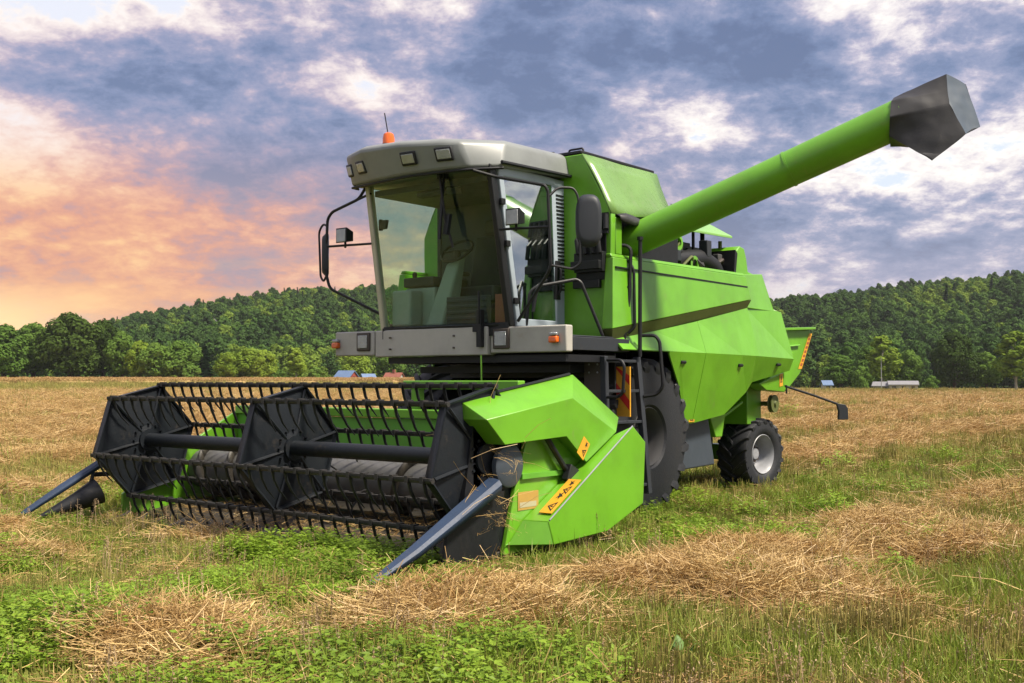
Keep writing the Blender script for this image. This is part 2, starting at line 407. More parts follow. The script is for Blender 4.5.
# ---- cab
C = empty('cab', (0,-1.1,1.95), H); c0 = Vector((0,-1.1,1.95))
def cabpart(b, name, mat, **k):
    b.v = [tuple(Vector(p)-c0) for p in b.v]; return b.build(name, mat, C, **k)
b = MB(); b.prism_z([(-.86,-1.62),(.86,-1.62),(.86,-.72),(-.86,-.72)], 1.86, 1.99); cabpart(b, 'cab_floor', M['black'])
# posts : front posts lean forward at the top
b = MB()
def post(b, x0, y0, x1, y1, w, d, z0=1.95, z1=3.5):
    b.loft([(x0-w,y0-d,z0),(x0+w,y0-d,z0),(x0+w,y0+d,z0),(x0-w,y0+d,z0)], [(x1-w,y1-d,z1),(x1+w,y1-d,z1),(x1+w,y1+d,z1),(x1-w,y1+d,z1)])
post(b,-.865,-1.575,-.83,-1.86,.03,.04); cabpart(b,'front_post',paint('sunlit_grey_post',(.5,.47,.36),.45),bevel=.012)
b = MB(); post(b,.845,-1.56,.835,-1.86,.03,.045); cabpart(b,'windscreen_seal',M['black'],bevel=.012)
b = MB()   # door frame
post(b,.868,-1.475,.855,-1.76,.022,.035); post(b,.868,-.83,.855,-.90,.022,.03)
b.loft([(.835,-1.77,3.40),(.88,-1.77,3.40),(.88,-.90,3.42),(.835,-.90,3.42)],[(.835,-1.79,3.50),(.88,-1.79,3.50),(.88,-.90,3.50),(.835,-.90,3.50)])
b.box(.845,.89,-1.50,-.83,1.95,2.03)
cabpart(b,'door_frame',M['cab_grey'],bevel=.01)
b = MB(); b.loft([(.822,-1.48,2.02),(.826,-1.48,2.02),(.884,-.83,2.02),(.880,-.83,2.02)],[(.798,-1.76,3.41),(.802,-1.76,3.41),(.876,-.90,3.41),(.872,-.90,3.41)])
cabpart(b,'door_window',M['door_glass'])
for z,y in ((3.15,-1.74),(2.75,-1.66),(2.2,-1.53)):
    b = MB(); b.box(.87,.905,y-.03,y+.03,z-.03,z+.03); cabpart(b,'door_hinge',M['black'],bevel=.006)
b = MB(); b.tube([(.9,-.84,2.30),(.93,-.84,2.36),(.93,-.84,2.55),(.9,-.84,2.60)], .016); b.box(.868,.9,-.88,-.80,2.25,2.65); cabpart(b,'door_handle',M['black'],bevel=.01)
b = MB()   # rear corner post with louvres
b.loft([(.76,-.80,1.95),(.875,-.80,1.95),(.875,-.60,1.95),(.76,-.60,1.95)],[(.76,-.875,3.5),(.865,-.875,3.5),(.865,-.63,3.5),(.76,-.63,3.5)])
cabpart(b,'rear_corner_post',M['cab_grey'],bevel=.012)
b = MB()
for k in range(26):
    z = 2.35+.039*k; f = (z-1.95)/1.55; y0 = -.775-.075*f
    b.box(.872-.01*f,.882-.01*f, y0,y0+.13, z,z+.017)
cabpart(b,'louvre_slots',M['black'])
b = MB(); post(b,-.85,-.68,-.845,-.70,.03,.05); b.box(-.88,-.82,-1.5,-.7,1.95,2.03); cabpart(b,'rear_post',M['plastic'],bevel=.01)
b = MB(); b.loft([(-.858,-1.55,2.02),(-.852,-1.55,2.02),(-.852,-.70,2.02),(-.858,-.70,2.02)],[(-.84,-1.83,3.46),(-.834,-1.83,3.46),(-.834,-.72,3.46),(-.84,-.72,3.46)])
cabpart(b,'side_window',M['glass'])
# bowed windscreen
b = MB(); n = 14; V = []
for zz in range(5):
    t = zz/4
    for k in range(n):
        u = k/(n-1)*2-1; bow = .07*(1-u*u)
        V.append((u*(.84-.02*t), -1.585-.285*t-bow, 1.97+1.50*t))
b.add(V,[(j*n+k,j*n+k+1,(j+1)*n+k+1,(j+1)*n+k) for j in range(4) for k in range(n-1)])
cabpart(b,'windscreen',M['glass'],ang=80)
b = MB(); b.tube([(u*.84,-1.59-.07*(1-u*u),1.965) for u in [k/6-1 for k in range(13)]], .018, 6); cabpart(b,'windscreen_gasket',M['black'])
b = MB(); b.tube([(.31,-2.01,3.44),(.35,-1.97,3.0),(.41,-1.92,2.72)], .014); b.obox((.32,-1.99,3.1),(.014,0,0),(0,.008,0),(.01,.02,.3)); b.box(.27,.36,-2.0,-1.93,3.40,3.47)
b.obox((.37,-1.955,2.95),(.026,0,0),(0,.02,0),(.01,.01,.10)); cabpart(b,'windscreen_wiper',M['black'])
# interior
b = MB(); b.box(-.80,.78,-.745,-.71,1.99,3.42); b.box(-.8,.8,-1.8,-.7,3.36,3.42); b.box(.55,.8,-1.0,-.72,2.0,3.3)
cabpart(b,'rear_wall',M['plastic'])
b = MB(); b.loft([(-.42,-1.44,1.99),(-.16,-1.44,1.99),(-.16,-1.20,1.99),(-.42,-1.20,1.99)],[(-.19,-1.36,2.64),(.0,-1.36,2.70),(.0,-1.24,2.74),(-.17,-1.24,2.69)]); cabpart(b,'steering_column',M['trim'],bevel=.03)
b = MB()
ring = [(-.08+.19*math.cos(a),-1.30+.12*math.sin(a),2.78+.12*math.sin(a)) for a in [k*math.pi/9 for k in range(19)]]
b.tube(ring,.016,8); b.tube([(-.27,-1.30,2.78),(.11,-1.30,2.78)],.014); b.tube([(-.08,-1.30,2.66),(-.08,-1.30,2.78)],.04); cabpart(b,'steering_wheel',M['black'])
b = MB(); b.box(-.30,.26,-1.12,-.78,2.25,2.42); b.loft([(-.28,-.88,2.42),(.24,-.88,2.42),(.24,-.78,2.42),(-.28,-.78,2.42)],[(-.22,-.84,2.98),(.18,-.84,2.98),(.18,-.77,2.98),(-.22,-.77,2.98)]); b.loft([(-.12,-.83,3.0),(.08,-.83,3.0),(.08,-.77,3.0),(-.12,-.77,3.0)],[(-.1,-.82,3.16),(.06,-.82,3.16),(.06,-.77,3.16),(-.1,-.77,3.16)]); b.box(-.22,.18,-1.05,-.8,1.99,2.25); b.box(-.36,-.30,-1.08,-.82,2.56,2.61); b.box(.26,.32,-1.08,-.82,2.56,2.61); cabpart(b,'driver_seat',M['seat'],bevel=.04)
b = MB(); b.box(-.80,-.35,-1.35,-.85,1.99,2.42); b.box(-.8,-.52,-1.55,-1.35,1.99,2.38); cabpart(b,'side_console',M['trim'],bevel=.03)
b = MB(); b.box(-.8,-.36,-1.37,-.80,2.425,2.53); b.box(-.74,-.69,-1.3,-1.25,2.53,2.60); cabpart(b,'console_top',M['seat'],bevel=.02)
b = MB(); b.tube(rbend([(-.28,-1.15,2.2),(-.30,-1.18,2.62),(-.18,-1.2,2.76)],.08),.013); b.tube([(-.19,-1.2,2.74),(-.165,-1.2,2.80)],.03); cabpart(b,'drive_lever',M['black'])
b = MB(); b.box(-.05,.5,-1.5,-1.44,2.0,2.28)
for k in range(4): b.box(-.04,.49,-1.515,-1.50,2.04+.06*k,2.07+.06*k)
cabpart(b,'foot_grille',M['plastic'],bevel=.005)
b = MB(); b.box(.60,.80,-1.50,-1.47,2.0,2.28); cabpart(b,'red_mat',M['mesh_red'])
b = MB(); b.obox((-.79,-1.72,3.07),(.02,0,0),(0,.02,0),(0,0,.06)); b.obox((-.74,-1.72,3.07),(.045,0,0),(0,.02,0),(0,.01,.05)); cabpart(b,'cab_mirror',M['black'],bevel=.01)
b = MB(); b.box(-.25,.1,-1.75,-1.65,3.30,3.355); b.box(.2,.35,-1.8,-1.7,3.28,3.355); cabpart(b,'sun_visor',M['seat'],bevel=.02)
# roof
topo = [(-1.06,-1.93),(-1.0,-2.10),(-.58,-2.29),(.0,-2.33),(.50,-2.24),(.68,-2.15),(.92,-1.72),(.92,-.60),(-.92,-.60)]
boto = [(-.98,-1.88),(-.91,-2.03),(-.52,-2.13),(.0,-2.17),(.50,-2.13),(.74,-2.06),(.94,-1.80),(.94,-.56),(-.92,-.56)]
zt = [3.80,3.80,3.79,3.765,3.74,3.73,3.755,3.775,3.80]
zb = [3.465,3.45,3.435,3.44,3.44,3.445,3.475,3.535,3.51]
b = MB()
mid_ = [((a[0]+c[0])/2*1.012,(a[1]+c[1])/2*1.006,(z1*.78+z2*.22)) for a,c,z1,z2 in zip(topo,boto,zt,zb)]
A = [(x,y,z) for (x,y),z in zip(boto,zb)]; B_ = [(x*.97,y*.985,z-.03) for (x,y),z in zip(topo,zt)]; T_ = [(x*.9,y*.955,z+.01) for (x,y),z in zip(topo,zt)]
n = len(A)
b.add(A+B_+T_, [tuple(range(n))[::-1]] + [(i,(i+1)%n,n+(i+1)%n,n+i) for i in range(n)] + [(n+i,n+(i+1)%n,2*n+(i+1)%n,2*n+i) for i in range(n)] + [tuple(range(2*n,3*n))])
cabpart(b,'cab_roof',[M['cream']],bevel=.055,ang=52)
b = MB(); b.tube([(.945,-1.82,3.515),(.955,-.56,3.54)],.02,6); cabpart(b,'roof_gutter',M['black'])
b = MB(); b.tube([tuple(Vector(p)*1.0+Vector((0,.012,-.012))) for p in A[:7]],.014,6); cabpart(b,'roof_seal',M['black'])
# roof work lamps sit on the visor face
def visor_pt(i, t, h):
    a = Vector(A[i]).lerp(Vector(A[i+1]), t); c = Vector(B_[i]).lerp(Vector(B_[i+1]), t)
    p = a.lerp(c, h); ax = (Vector(A[i+1])-Vector(A[i])).normalized(); az = (c-a).normalized()
    nrm = ax.cross(az).normalized()
    return p, ax, az, nrm
for i,t,h,w in ((1,.16,.5,.06),(1,.80,.5,.085),(3,.20,.52,.095),(4,.10,.56,.095)):
    p, ax, az, nr = visor_pt(i,t,h)
    if nr.y > 0: nr = -nr
    b = MB(); b.obox(p+nr*.004, ax*w, nr*.014, az*.068); f = cabpart(b,'roof_lamp',M['black'],bevel=.015)
    b = MB(); b.obox(p+nr*.018, ax*(w-.022), nr*.005, az*.046); cabpart(b,'roof_lamp_lens',M['lens'],bevel=.01)
b = MB(); b.tube([(-.42,-1.98,3.80),(-.42,-1.98,3.84)], .07, 20); cabpart(b,'beacon_base',M['black'])
b = MB(); b.tube([(-.42,-1.98,3.84),(-.42,-1.98,3.90),(-.42,-1.98,3.945),(-.42,-1.98,3.96)], [.062,.062,.052,.03], 20); cabpart(b,'beacon',M['orange'])
b = MB(); b.tube([(-.47,-1.9,3.80),(-.56,-1.9,4.2)], .006, 6); cabpart(b,'antenna',M['black'])

# ---- bumper under the cab
Bp = empty('bumper', (0,-1.6,1.68), H); p0 = Vector((0,-1.6,1.68))
def bpart(b, name, mat, **k):
    b.v = [tuple(Vector(p)-p0) for p in b.v]; return b.build(name, mat, Bp, **k)
b = MB()
b.prism_z([(-.99,-1.60),(-.6,-1.655),(0,-1.675),(.62,-1.645),(.62,-1.50),(-.99,-1.50)], 1.672,1.955)
bpart(b,'centre_panel',M['grey'],bevel=.012)
b = MB(); b.box(-1.61,-1.0,-1.61,-1.50,1.69,1.955); bpart(b,'end_panel',M['grey'],bevel=.015)
b = MB(); b.box(.63,1.55,-1.61,-1.50,1.69,1.945); bpart(b,'end_panel',M['grey'],bevel=.015)
b = MB(); b.box(-.84,1.5,-1.55,-.7,1.60,1.668); bpart(b,'under_tray',M['black'])
for x,z in ((-1.15,1.84),(.775,1.83)):
    b = MB(); b.box(x-.10,x+.10,-1.634,-1.60,z-.10,z+.10); bpart(b,'headlight_frame',M['brown'],bevel=.012)
    b = MB(); b.box(x-.072,x+.072,-1.642,-1.632,z-.07,z+.07); bpart(b,'headlight',M['lens'],bevel=.01)
for x in (-1.575,1.42):
    b = MB(); b.box(x-.05,x+.05,-1.66,-1.605,1.775,1.84); bpart(b,'indicator',M['orange'],bevel=.015)
    b = MB(); b.box(x-.045,x+.045,-1.655,-1.605,1.843,1.875); bpart(b,'indicator_cap',M['lens'],bevel=.01)
b = MB(); b.box(.52,.58,-1.70,-1.64,1.75,2.12); b.box(.47,.53,-1.70,-1.64,1.90,1.97); b.tube([(.56,-1.7,1.98),(.57,-1.72,2.3)],.012); bpart(b,'wiper_link',M['black'],bevel=.006)
b = MB(); b.tube([(.56,-1.67,1.67),(.57,-1.67,1.3)],.008,6); bpart(b,'green_hose',M['green'])
for x,z in ((-.7,1.87),(-.7,1.75),(.2,1.87),(.2,1.75)):
    b = MB(); b.obox((x,-1.665,z),(.009,0,0),(0,.012,0),(0,0,.009)); bpart(b,'bumper_bolt',M['brown'])

# ---- mirrors and lamp arms
mr = empty('mirror_arm', (.85,-1.85,3.4), H); m0 = Vector((.85,-1.85,3.4))
def mpart(par, o0, b, name, mat, **k):
    b.v = [tuple(Vector(p)-o0) for p in b.v]; return b.build(name, mat, par, **k)
b = MB()
b.tube(rbend([(.78,-2.05,3.42),(.95,-1.9,3.356),(1.40,-1.74,3.25),(1.42,-1.72,3.2),(1.44,-1.70,2.50),(1.40,-1.70,2.42),(.93,-1.55,2.0)],.06),.016,8)
b.tube(rbend([(.90,-1.80,2.87),(1.43,-1.71,2.86)],.02),.013,8)
b.tube(rbend([(1.43,-1.71,3.15),(1.46,-1.62,3.24),(1.56,-1.5,3.24),(1.60,-1.48,3.15),(1.62,-1.48,2.52),(1.56,-1.52,2.47),(1.44,-1.70,2.50)],.06),.012,8)
mpart(mr,m0,b,'mirror_tube',M['black'])
def oval(c, ax, az, w, h, n=24, p=3.0):
    out = []
    for k in range(n):
        a = 2*math.pi*k/n; ca, sa = math.cos(a), math.sin(a)
        out.append(Vector(c)+Vector(ax)*w*math.copysign(abs(ca)**(2/p),ca)+Vector(az)*h*math.copysign(abs(sa)**(2/p),sa))
    return out
def mirror(par, o0, c, ax, nr, w, h):
    ax = Vector(ax).normalized(); nr = Vector(nr).normalized(); az = Vector((0,0,1))
    c = Vector(c); b = MB()
    rings = [oval(c+nr*d, ax, az, w*s, h*s) for d,s in ((-.055,.7),(-.05,.86),(-.02,1),(.02,1))]
    n = 24; V = sum(rings, [])
    b.add(V, [tuple(range(n))[::-1]]+[(j*n+k,j*n+(k+1)%n,(j+1)*n+(k+1)%n,(j+1)*n+k) for j in range(3) for k in range(n)]+[tuple(range(3*n,4*n))])
    mpart(par,o0,b,'mirror_shell',M['plastic'],ang=50)
    b = MB(); b.loft(oval(c+nr*.021, ax, az, w*.92, h*.92), oval(c+nr*.025, ax, az, w*.92, h*.92)); mpart(par,o0,b,'mirror_glass',paint('mirror_glass',(.5,.52,.55),.08,metal=1,dirt=.1))
mirror(mr,m0,(1.66,-1.40,2.93),(.80,.60,0),(-.60,.80,0),.125,.25)
def lamp(par,o0,c,s=.08):
    c = Vector(c); b = MB()
    b.loft([c+Vector(q) for q in ((-s,-.03,-s*.9),(s,-.03,-s*.9),(s,-.03,s),(-s,-.03,s))],[c+Vector(q) for q in ((-s*.6,.10,-s*.6),(s*.6,.10,-s*.6),(s*.6,.10,s*.6),(-s*.6,.10,s*.6))])
    b.tube([c+Vector((0,.03,-s*.7)),c+Vector((0,.03,-s*1.5))],.014)
    mpart(par,o0,b,'work_lamp',M['black'],bevel=.012)
    b = MB(); b.obox(c+Vector((0,-.034,0)),(s*.82,0,0),(0,.006,0),(0,0,s*.82)); mpart(par,o0,b,'work_lamp_lens',M['lens'],bevel=.01)
lamp(mr,m0,(1.08,-1.80,2.97),.085)
ml = empty('mirror_arm', (-.85,-1.85,3.4), H); m1 = Vector((-.85,-1.85,3.4))
b = MB()
b.tube(rbend([(-.86,-1.86,3.48),(-.98,-1.86,3.35),(-1.40,-1.86,3.25),(-1.47,-1.86,3.18),(-1.50,-1.86,2.62),(-1.45,-1.84,2.42),(-.88,-1.62,2.13)],.06),.016,8)
b.tube([(-.80,-1.86,3.39),(-1.0,-1.86,3.345),(-1.12,-1.86,3.315)],.014,8)
b.tube(rbend([(-1.47,-1.86,3.10),(-1.56,-1.84,3.14),(-1.63,-1.84,3.06),(-1.60,-1.84,2.56),(-1.55,-1.84,2.50),(-1.49,-1.86,2.55)],.05),.012,8)
b.tube([(-1.49,-1.86,2.88),(-.86,-1.80,2.87)],.013,8)
mpart(ml,m1,b,'mirror_tube',M['black'])
mirror(ml,m1,(-1.545,-1.80,2.80),(.74,-.67,0),(.67,.74,0),.105,.23)
lamp(ml,m1,(-1.24,-1.84,2.98),.085)

# ---- platform, ladder, hand rails
b = MB(); b.box(.93,1.52,-1.46,-.47,1.71,1.84); b.box(.9,1.50,-1.45,-.73,1.842,1.856); b.build('platform', M['plastic'], H, bevel=.012)
Ld = empty('ladder', (1.55,-.6,.3), H); l0 = Vector((1.55,-.6,.3))
b = MB(); b.box(1.30,1.53,-.96,-.93,.95,1.66); b.cur = 1
for z in (1.05,1.13,1.21,1.58,1.50): 
    for x in (1.36,1.46): b.tube([(x,-.968,z),(x,-.955,z)],.010,8)
mpart(Ld,l0,b,'ladder_plate',[M['brown'],M['rim']],bevel=.004)
b = MB(); b.loft([(1.52,-.98,.30),(1.60,-.98,.30),(1.60,-.92,.30),(1.52,-.92,.30)],[(1.50,-.98,1.66),(1.56,-.98,1.66),(1.56,-.92,1.66),(1.50,-.92,1.66)])
mpart(Ld,l0,b,'stringer',M['plastic'],bevel=.006)
b = MB(); b.loft([(1.64,-.40,.28),(1.70,-.40,.28),(1.70,-.33,.28),(1.64,-.33,.28)],[(1.52,-.42,1.66),(1.58,-.42,1.66),(1.58,-.35,1.66),(1.52,-.35,1.66)])
mpart(Ld,l0,b,'stringer',M['plastic'],bevel=.006)
for z in (.36,.68,.99,1.30,1.60):
    t = (z-.3)/1.36; x = 1.56*(1-t)+1.53*t; x2 = 1.67*(1-t)+1.55*t
    b = MB(); b.loft([(x-.12,-.94,z),(x+.02,-.94,z),(x2+.02,-.38,z),(x2-.12,-.38,z)],[(x-.12,-.94,z+.03),(x+.02,-.94,z+.03),(x2+.02,-.38,z+.03),(x2-.12,-.38,z+.03)]); mpart(Ld,l0,b,'rung',M['plastic'],bevel=.005)
b = MB(); b.box(1.10,1.44,-.62,-.60,.95,1.70); mpart(Ld,l0,b,'back_plate',M['black'])
b = MB()   # red and yellow warning board
x0,x1,z0,z1 = 1.47,1.63,1.06,1.56; y=-.64
b.cur = 0; b.box(x0,x1,y,y+.02,z0,z1)
b.cur = 1
for k in range(2):
    za = z0+.06+.25*k
    b.add([(x0,y-.003,za+.17),(x1,y-.003,za),(x1,y-.003,za+.10),(x0,y-.003,za+.28 if za+.28<z1 else z1)],[(0,1,2,3)])
mpart(Ld,l0,b,'warning_board',[M['yellow'],M['red']])
hr = MB()
hr.tube([(1.60,-.40,1.66),(1.61,-.40,2.86)],.021,8); hr.tube([(1.61,-.40,2.85),(1.61,-.40,2.885)],.032,10)
hr.build('hand_rail', M['black'], H)
hr = MB()
hr.tube(rbend([(1.06,-.70,2.82),(1.48,-.46,2.80),(1.53,-.45,2.76),(1.52,-.47,2.3),(1.47,-.49,1.84)],.07),.019,8)
hr.tube([(1.0,-.66,2.37),(1.51,-.48,2.37)],.016,8)
hr.tube(rbend([(1.50,-.46,2.65),(1.55,-.43,2.55),(1.56,-.43,1.96),(1.50,-.46,1.90)],.04),.016,8)
hr.build('hand_rail', M['black'], H)
hr = MB(); hr.tube(rbend([(1.56,-.36,1.88),(1.72,-.30,1.88),(1.76,-.28,1.82),(1.80,-.28,1.36),(1.74,-.30,1.28),(1.62,-.36,1.26)],.06),.018,8); hr.build('grab_handle', M['black'], H)
hr = MB(); hr.tube(rbend([(1.58,-.97,1.62),(1.74,-.97,1.62),(1.78,-.97,1.56),(1.76,-.97,1.30),(1.70,-.97,1.26),(1.58,-.97,1.26)],.06),.016,8); hr.build('grab_handle', M['black'], H)
hr = MB(); hr.tube(rbend([(.96,-1.35,2.1),(.99,-1.32,2.35),(1.22,-.98,2.43),(1.26,-.95,2.40),(1.42,-.80,1.86)],.06),.018,8); hr.build('grab_handle', M['black'], H)
hr = MB(); hr.tube(rbend([(.885,-1.36,1.97),(.91,-1.34,2.3),(1.02,-1.2,2.42)],.05),.016,8); hr.build('grab_handle', M['black'], H)

# ---- wheels
def wheel(name, hub, rad, width, rimr, nl, side, parent, rimmat='rim'):
    w = empty(name, hub, parent); b = MB(); hw = width/2; sh = rad*.93
    rr = rimr
    prof = [(-hw*.82,rr),(-hw*.98,rr+.04),(-hw*1.02,(rr+sh)/2),(-hw*.97,sh*.97),(-hw*.85,sh),(-hw*.4,sh*1.012),(0,sh*1.015),(hw*.4,sh*1.012),(hw*.85,sh),(hw*.97,sh*.97),(hw*1.02,(rr+sh)/2),(hw*.98,rr+.04),(hw*.82,rr)]
    b.lathe_x(prof, (0,0,0), 56, True)
    lw = .055*rad/.47*.62
    for s in (-1,1):
        for k in range(nl):
            a0 = 2*math.pi*(k+(.5 if s>0 else 0))/nl
            secs = []
            for j,(wf,rf,rb) in enumerate(((-.06,1.0,.93),(.3,1.0,.93),(.62,.995,.93),(.90,.985,.92),(1.04,.95,.88),(1.06,.86,.80))):
                a = a0 - (.0 + .34*max(0,min(wf,1.0))**.85 + (.05 if j==5 else 0))*(.83/rad)**.25
                da = lw/rad*(.62 if j else .5)
                ring = []
                for (aa,rad_) in ((a-da*1.25,rb*rad),(a-da*.8,rf*rad),(a+da*.8,rf*rad),(a+da*1.25,rb*rad)):
                    x = s*wf*hw
                    if j == 5 and rad_ == rb*rad: x = s*.98*hw
                    ring.append((x, rad_*math.cos(aa), rad_*math.sin(aa)))
                secs.append(ring)
            V = sum(secs, []); n = 4; F = [(0,1,2,3),(20,23,22,21)]
            for j in range(5):
                for q in range(4): F.append((j*4+q,j*4+(q+1)%4,(j+1)*4+(q+1)%4,(j+1)*4+q))
            b.add(V,F)
    b.build('tyre', M['rubber'], w, ang=40)
    b = MB(); s = side; d = rimr
    b.lathe_x([(-s*hw*.8,d*1.0),(s*hw*.60,d*.90),(s*hw*.80,d*.985),(s*hw*.90,d*1.05),(s*hw*.93,d*1.02),(s*hw*.84,d*.95),(s*hw*.66,d*.86),(s*hw*.30,d*.82),(s*hw*.12,d*.74),(s*hw*.05,d*.70),(s*hw*.22,d*.45),(s*hw*.22,d*.30),(s*hw*.40,d*.28),(s*hw*.42,d*.16),(s*hw*.40,.001)], (0,0,0), 40)
    b.cur = 1
    for k in range(8):
        a = 2*math.pi*k/8
        b.tube([(s*hw*.21,d*.37*math.cos(a),d*.37*math.sin(a)),(s*hw*.34,d*.37*math.cos(a),d*.37*math.sin(a))], .018, 6)
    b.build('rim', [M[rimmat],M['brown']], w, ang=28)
    return w
rear = wheel('rear_wheel', (1.00,3.27,.468), .472, .43, .245, 18, 1, H)
wheel('rear_wheel', (-1.00,3.27,.468), .472, .43, .245, 18, -1, H)
wheel('front_wheel', (1.19,0,.83), .835, .58, .30, 20, 1, H, 'rim_shaded')
wheel('front_wheel', (-1.19,0,.83), .835, .58, .42, 20, -1, H)
rear.rotation_euler = (0,0,R(-7))

# ---- rear chute, tail arm
b = MB()
prof = [(3.28,2.06),(4.7,2.13),(4.72,2.10),(4.35,1.52),(3.98,1.32),(3.90,1.28),(3.4,1.5)]
for s in (1,-1): b.loft([(s*1.18,y,z) for y,z in prof],[(s*1.22,y,z) for y,z in prof])
b.box(-1.18,1.18,3.3,3.7,1.4,2.05)
b.build('straw_chute', M['green'], H, bevel=.006)
b = MB(); b.loft([(1.16,3.3,2.065),(1.30,3.3,2.065),(1.30,4.72,2.135),(1.16,4.72,2.135)],[(1.16,3.3,2.10),(1.30,3.3,2.10),(1.30,4.72,2.17),(1.16,4.72,2.17)]); b.loft([(1.10,3.45,1.84),(1.26,3.45,1.84),(1.26,4.3,1.90),(1.10,4.3,1.90)],[(1.10,3.45,1.86),(1.25,3.45,1.86),(1.25,4.3,1.92),(1.10,4.3,1.92)])
b.build('chute_flange', M['green'], H, bevel=.006)
b = MB()
b.cur=0; b.add([(1.226,4.66,2.08),(1.226,4.76,2.08),(1.226,4.40,1.58),(1.226,4.28,1.58)],[(0,1,2,3)])
b.cur=1
for k in range(7):
    t = .12+.12*k; y = 4.71-.37*t; z = 2.08-.5*t
    b.add([(1.229,y-.035,z),(1.229,y+.03,z),(1.229,y+.01,z-.035),(1.229,y-.055,z-.035)],[(0,1,2,3)])
b.build('warning_sticker',[M['yellow'],paint('dull_red_print',(.30,.07,.02),.6,dirt=.5)],H)
b = MB(); b.tube([(1.36,3.55,1.35),(1.60,3.95,1.22),(1.80,4.22,1.11)],.016,8); b.tube([(1.38,3.56,1.36),(1.38,3.56,1.25)],.012); b.build('tail_arm',M['black'],H)
b = MB(); b.loft(*[[(x+.012*j, y, z) for x,y,z in ((1.78,4.20,1.12),(1.86,4.30,1.10),(1.885,4.32,1.05),(1.885,4.33,.90),(1.79,4.23,.90),(1.80,4.22,1.02))] for j in (0,2)]); b.build('tail_reflector',M['plastic'],H,bevel=.006)

# ---- stickers
def sticker(p, u, v, w, h, marks, parent=H, off=.003):
    p, u, v = Vector(p), Vector(u).normalized(), Vector(v).normalized(); nr = u.cross(v).normalized()
    b = MB()
    def Q(pts, d): return [p + u*w*a + v*h*c + nr*d for a,c in pts]
    b.cur = 0; b.loft(Q([(0,0),(1,0),(1,1),(0,1)],0), Q([(0,0),(1,0),(1,1),(0,1)],off))
    b.cur = 1
    for pts in marks: b.poly(Q(pts, off+.0015))
    return b.build('warning_sticker',[M['yellow'],M['ink']],parent,smooth=False)
def figure(x, y, s):   # a small hazard pictogram: ring-like triangle with a dot, and a bolt-like wedge
    T = [(x,y),(x+s,y),(x+s*.5,y+s)]
    out = [[T[0],T[1],(x+s*.80,y+s*.14),(x+s*.2,y+s*.14)],[T[1],T[2],(x+s*.5,y+s*.74),(x+s*.8,y+s*.14)],[T[2],T[0],(x+s*.2,y+s*.14),(x+s*.5,y+s*.74)],
           [(x+s*.42,y+s*.24),(x+s*.58,y+s*.24),(x+s*.55,y+s*.58),(x+s*.45,y+s*.58)]]
    return out
def burst(x, y, s): return [[(x,y+s*.4),(x+s*.35,y+s*.35),(x+s*.45,y),(x+s*.6,y+s*.35),(x+s,y+s*.3),(x+s*.7,y+s*.6),(x+s*.85,y+s),(x+s*.5,y+s*.72),(x+s*.15,y+s*.9),(x+s*.32,y+s*.6)]]

sticker((1.406,.93,.955),(0,1,0),(.03,0,1),.13,.10, figure(.2,.15,.6))
sticker((1.402,3.30,1.34),(0,1,.15),(0,0,1),.10,.16, figure(.2,.3,.6))

# ---- feeder house under the cab
b = MB(); b.prism_x([(-2.4,.32),(-2.4,.88),(-.6,1.18),(-.3,1.15),(-.3,.6)], -.62,.62); b.build('feeder_house', M['brown'], H, bevel=.02)
b = MB(); b.box(-.8,1.3,-.6,-.55,1.45,1.84); b.box(-.7,1.3,-1.2,-.8,1.50,1.57); b.tube([(.75,-.6,1.0),(.75,-2.3,.7)],.04); b.tube([(-.75,-.6,1.0),(-.75,-2.3,.7)],.04); b.build('feeder_frame', M['black'], H)

# ---- header
Hd = empty('header', (0,-3.0,.2), H); h0 = Vector((0,-3.0,.2))
def hp(b, name, mat, **k): return mpart(Hd, h0, b, name, mat, **k)
b = MB()
b.prism_x([(-2.42,1.06),(-2.42,.62),(-2.38,.62),(-2.38,1.06)],-2.27,2.24)
hp(b,'header_back',M['table_green'],bevel=.006)
b = MB()
b.prism_x([(-2.42,.615),(-2.42,.30),(-2.62,.20),(-3.1,.17),(-3.80,.075),(-3.80,.055),(-2.6,.12),(-2.38,.26),(-2.38,.615)],-2.27,2.24)
hp(b,'header_trough',M['floor'],bevel=.006)
b = MB(); b.box(-2.27,2.24,-2.46,-2.34,1.065,1.15); b.box(.2,1.6,-2.40,-2.30,1.34,1.42); b.box(.3,.4,-2.39,-2.31,1.1,1.345); b.box(1.3,1.4,-2.4,-2.3,1.1,1.35); hp(b,'header_beam',M['green'],bevel=.01)
b = MB(); b.prism_x([(-3.80,.10),(-3.80,.30),(-3.3,.62),(-2.38,1.12),(-2.3,1.12),(-2.3,.14)],-2.31,-2.275); hp(b,'end_plate',M['green'],bevel=.006)
b = MB(); b.prism_x([(-3.45,.10),(-3.30,.62),(-3.15,1.0),(-2.3,1.14),(-1.95,.95),(-1.95,.25),(-2.3,.12)],2.245,2.285); hp(b,'end_plate',M['green'],bevel=.006)
b = MB()   # intake auger
b.tube([(-2.26,-2.85,.50),(2.24,-2.85,.50)],.205,28); hp(b,'auger_drum',M['silver'],ang=30)
b = MB()
for x0,x1,sg in ((-2.24,-.55,1),(.55,2.22,-1)):
    b = MB(); n = 140; V = []
    for k in range(n+1):
        t = k/n; a = sg*t*(x1-x0)/.48*2*math.pi; x = x0+(x1-x0)*t
        for r in (.2,.29): V.append((x,-2.85+r*math.cos(a),.50+r*math.sin(a)))
    b.add(V,[(2*k,2*k+1,2*k+3,2*k+2) for k in range(n)])
    o = hp(b,'auger_flight',M['floor'],ang=60); o.modifiers.new('t','SOLIDIFY').thickness=.008
b = MB()
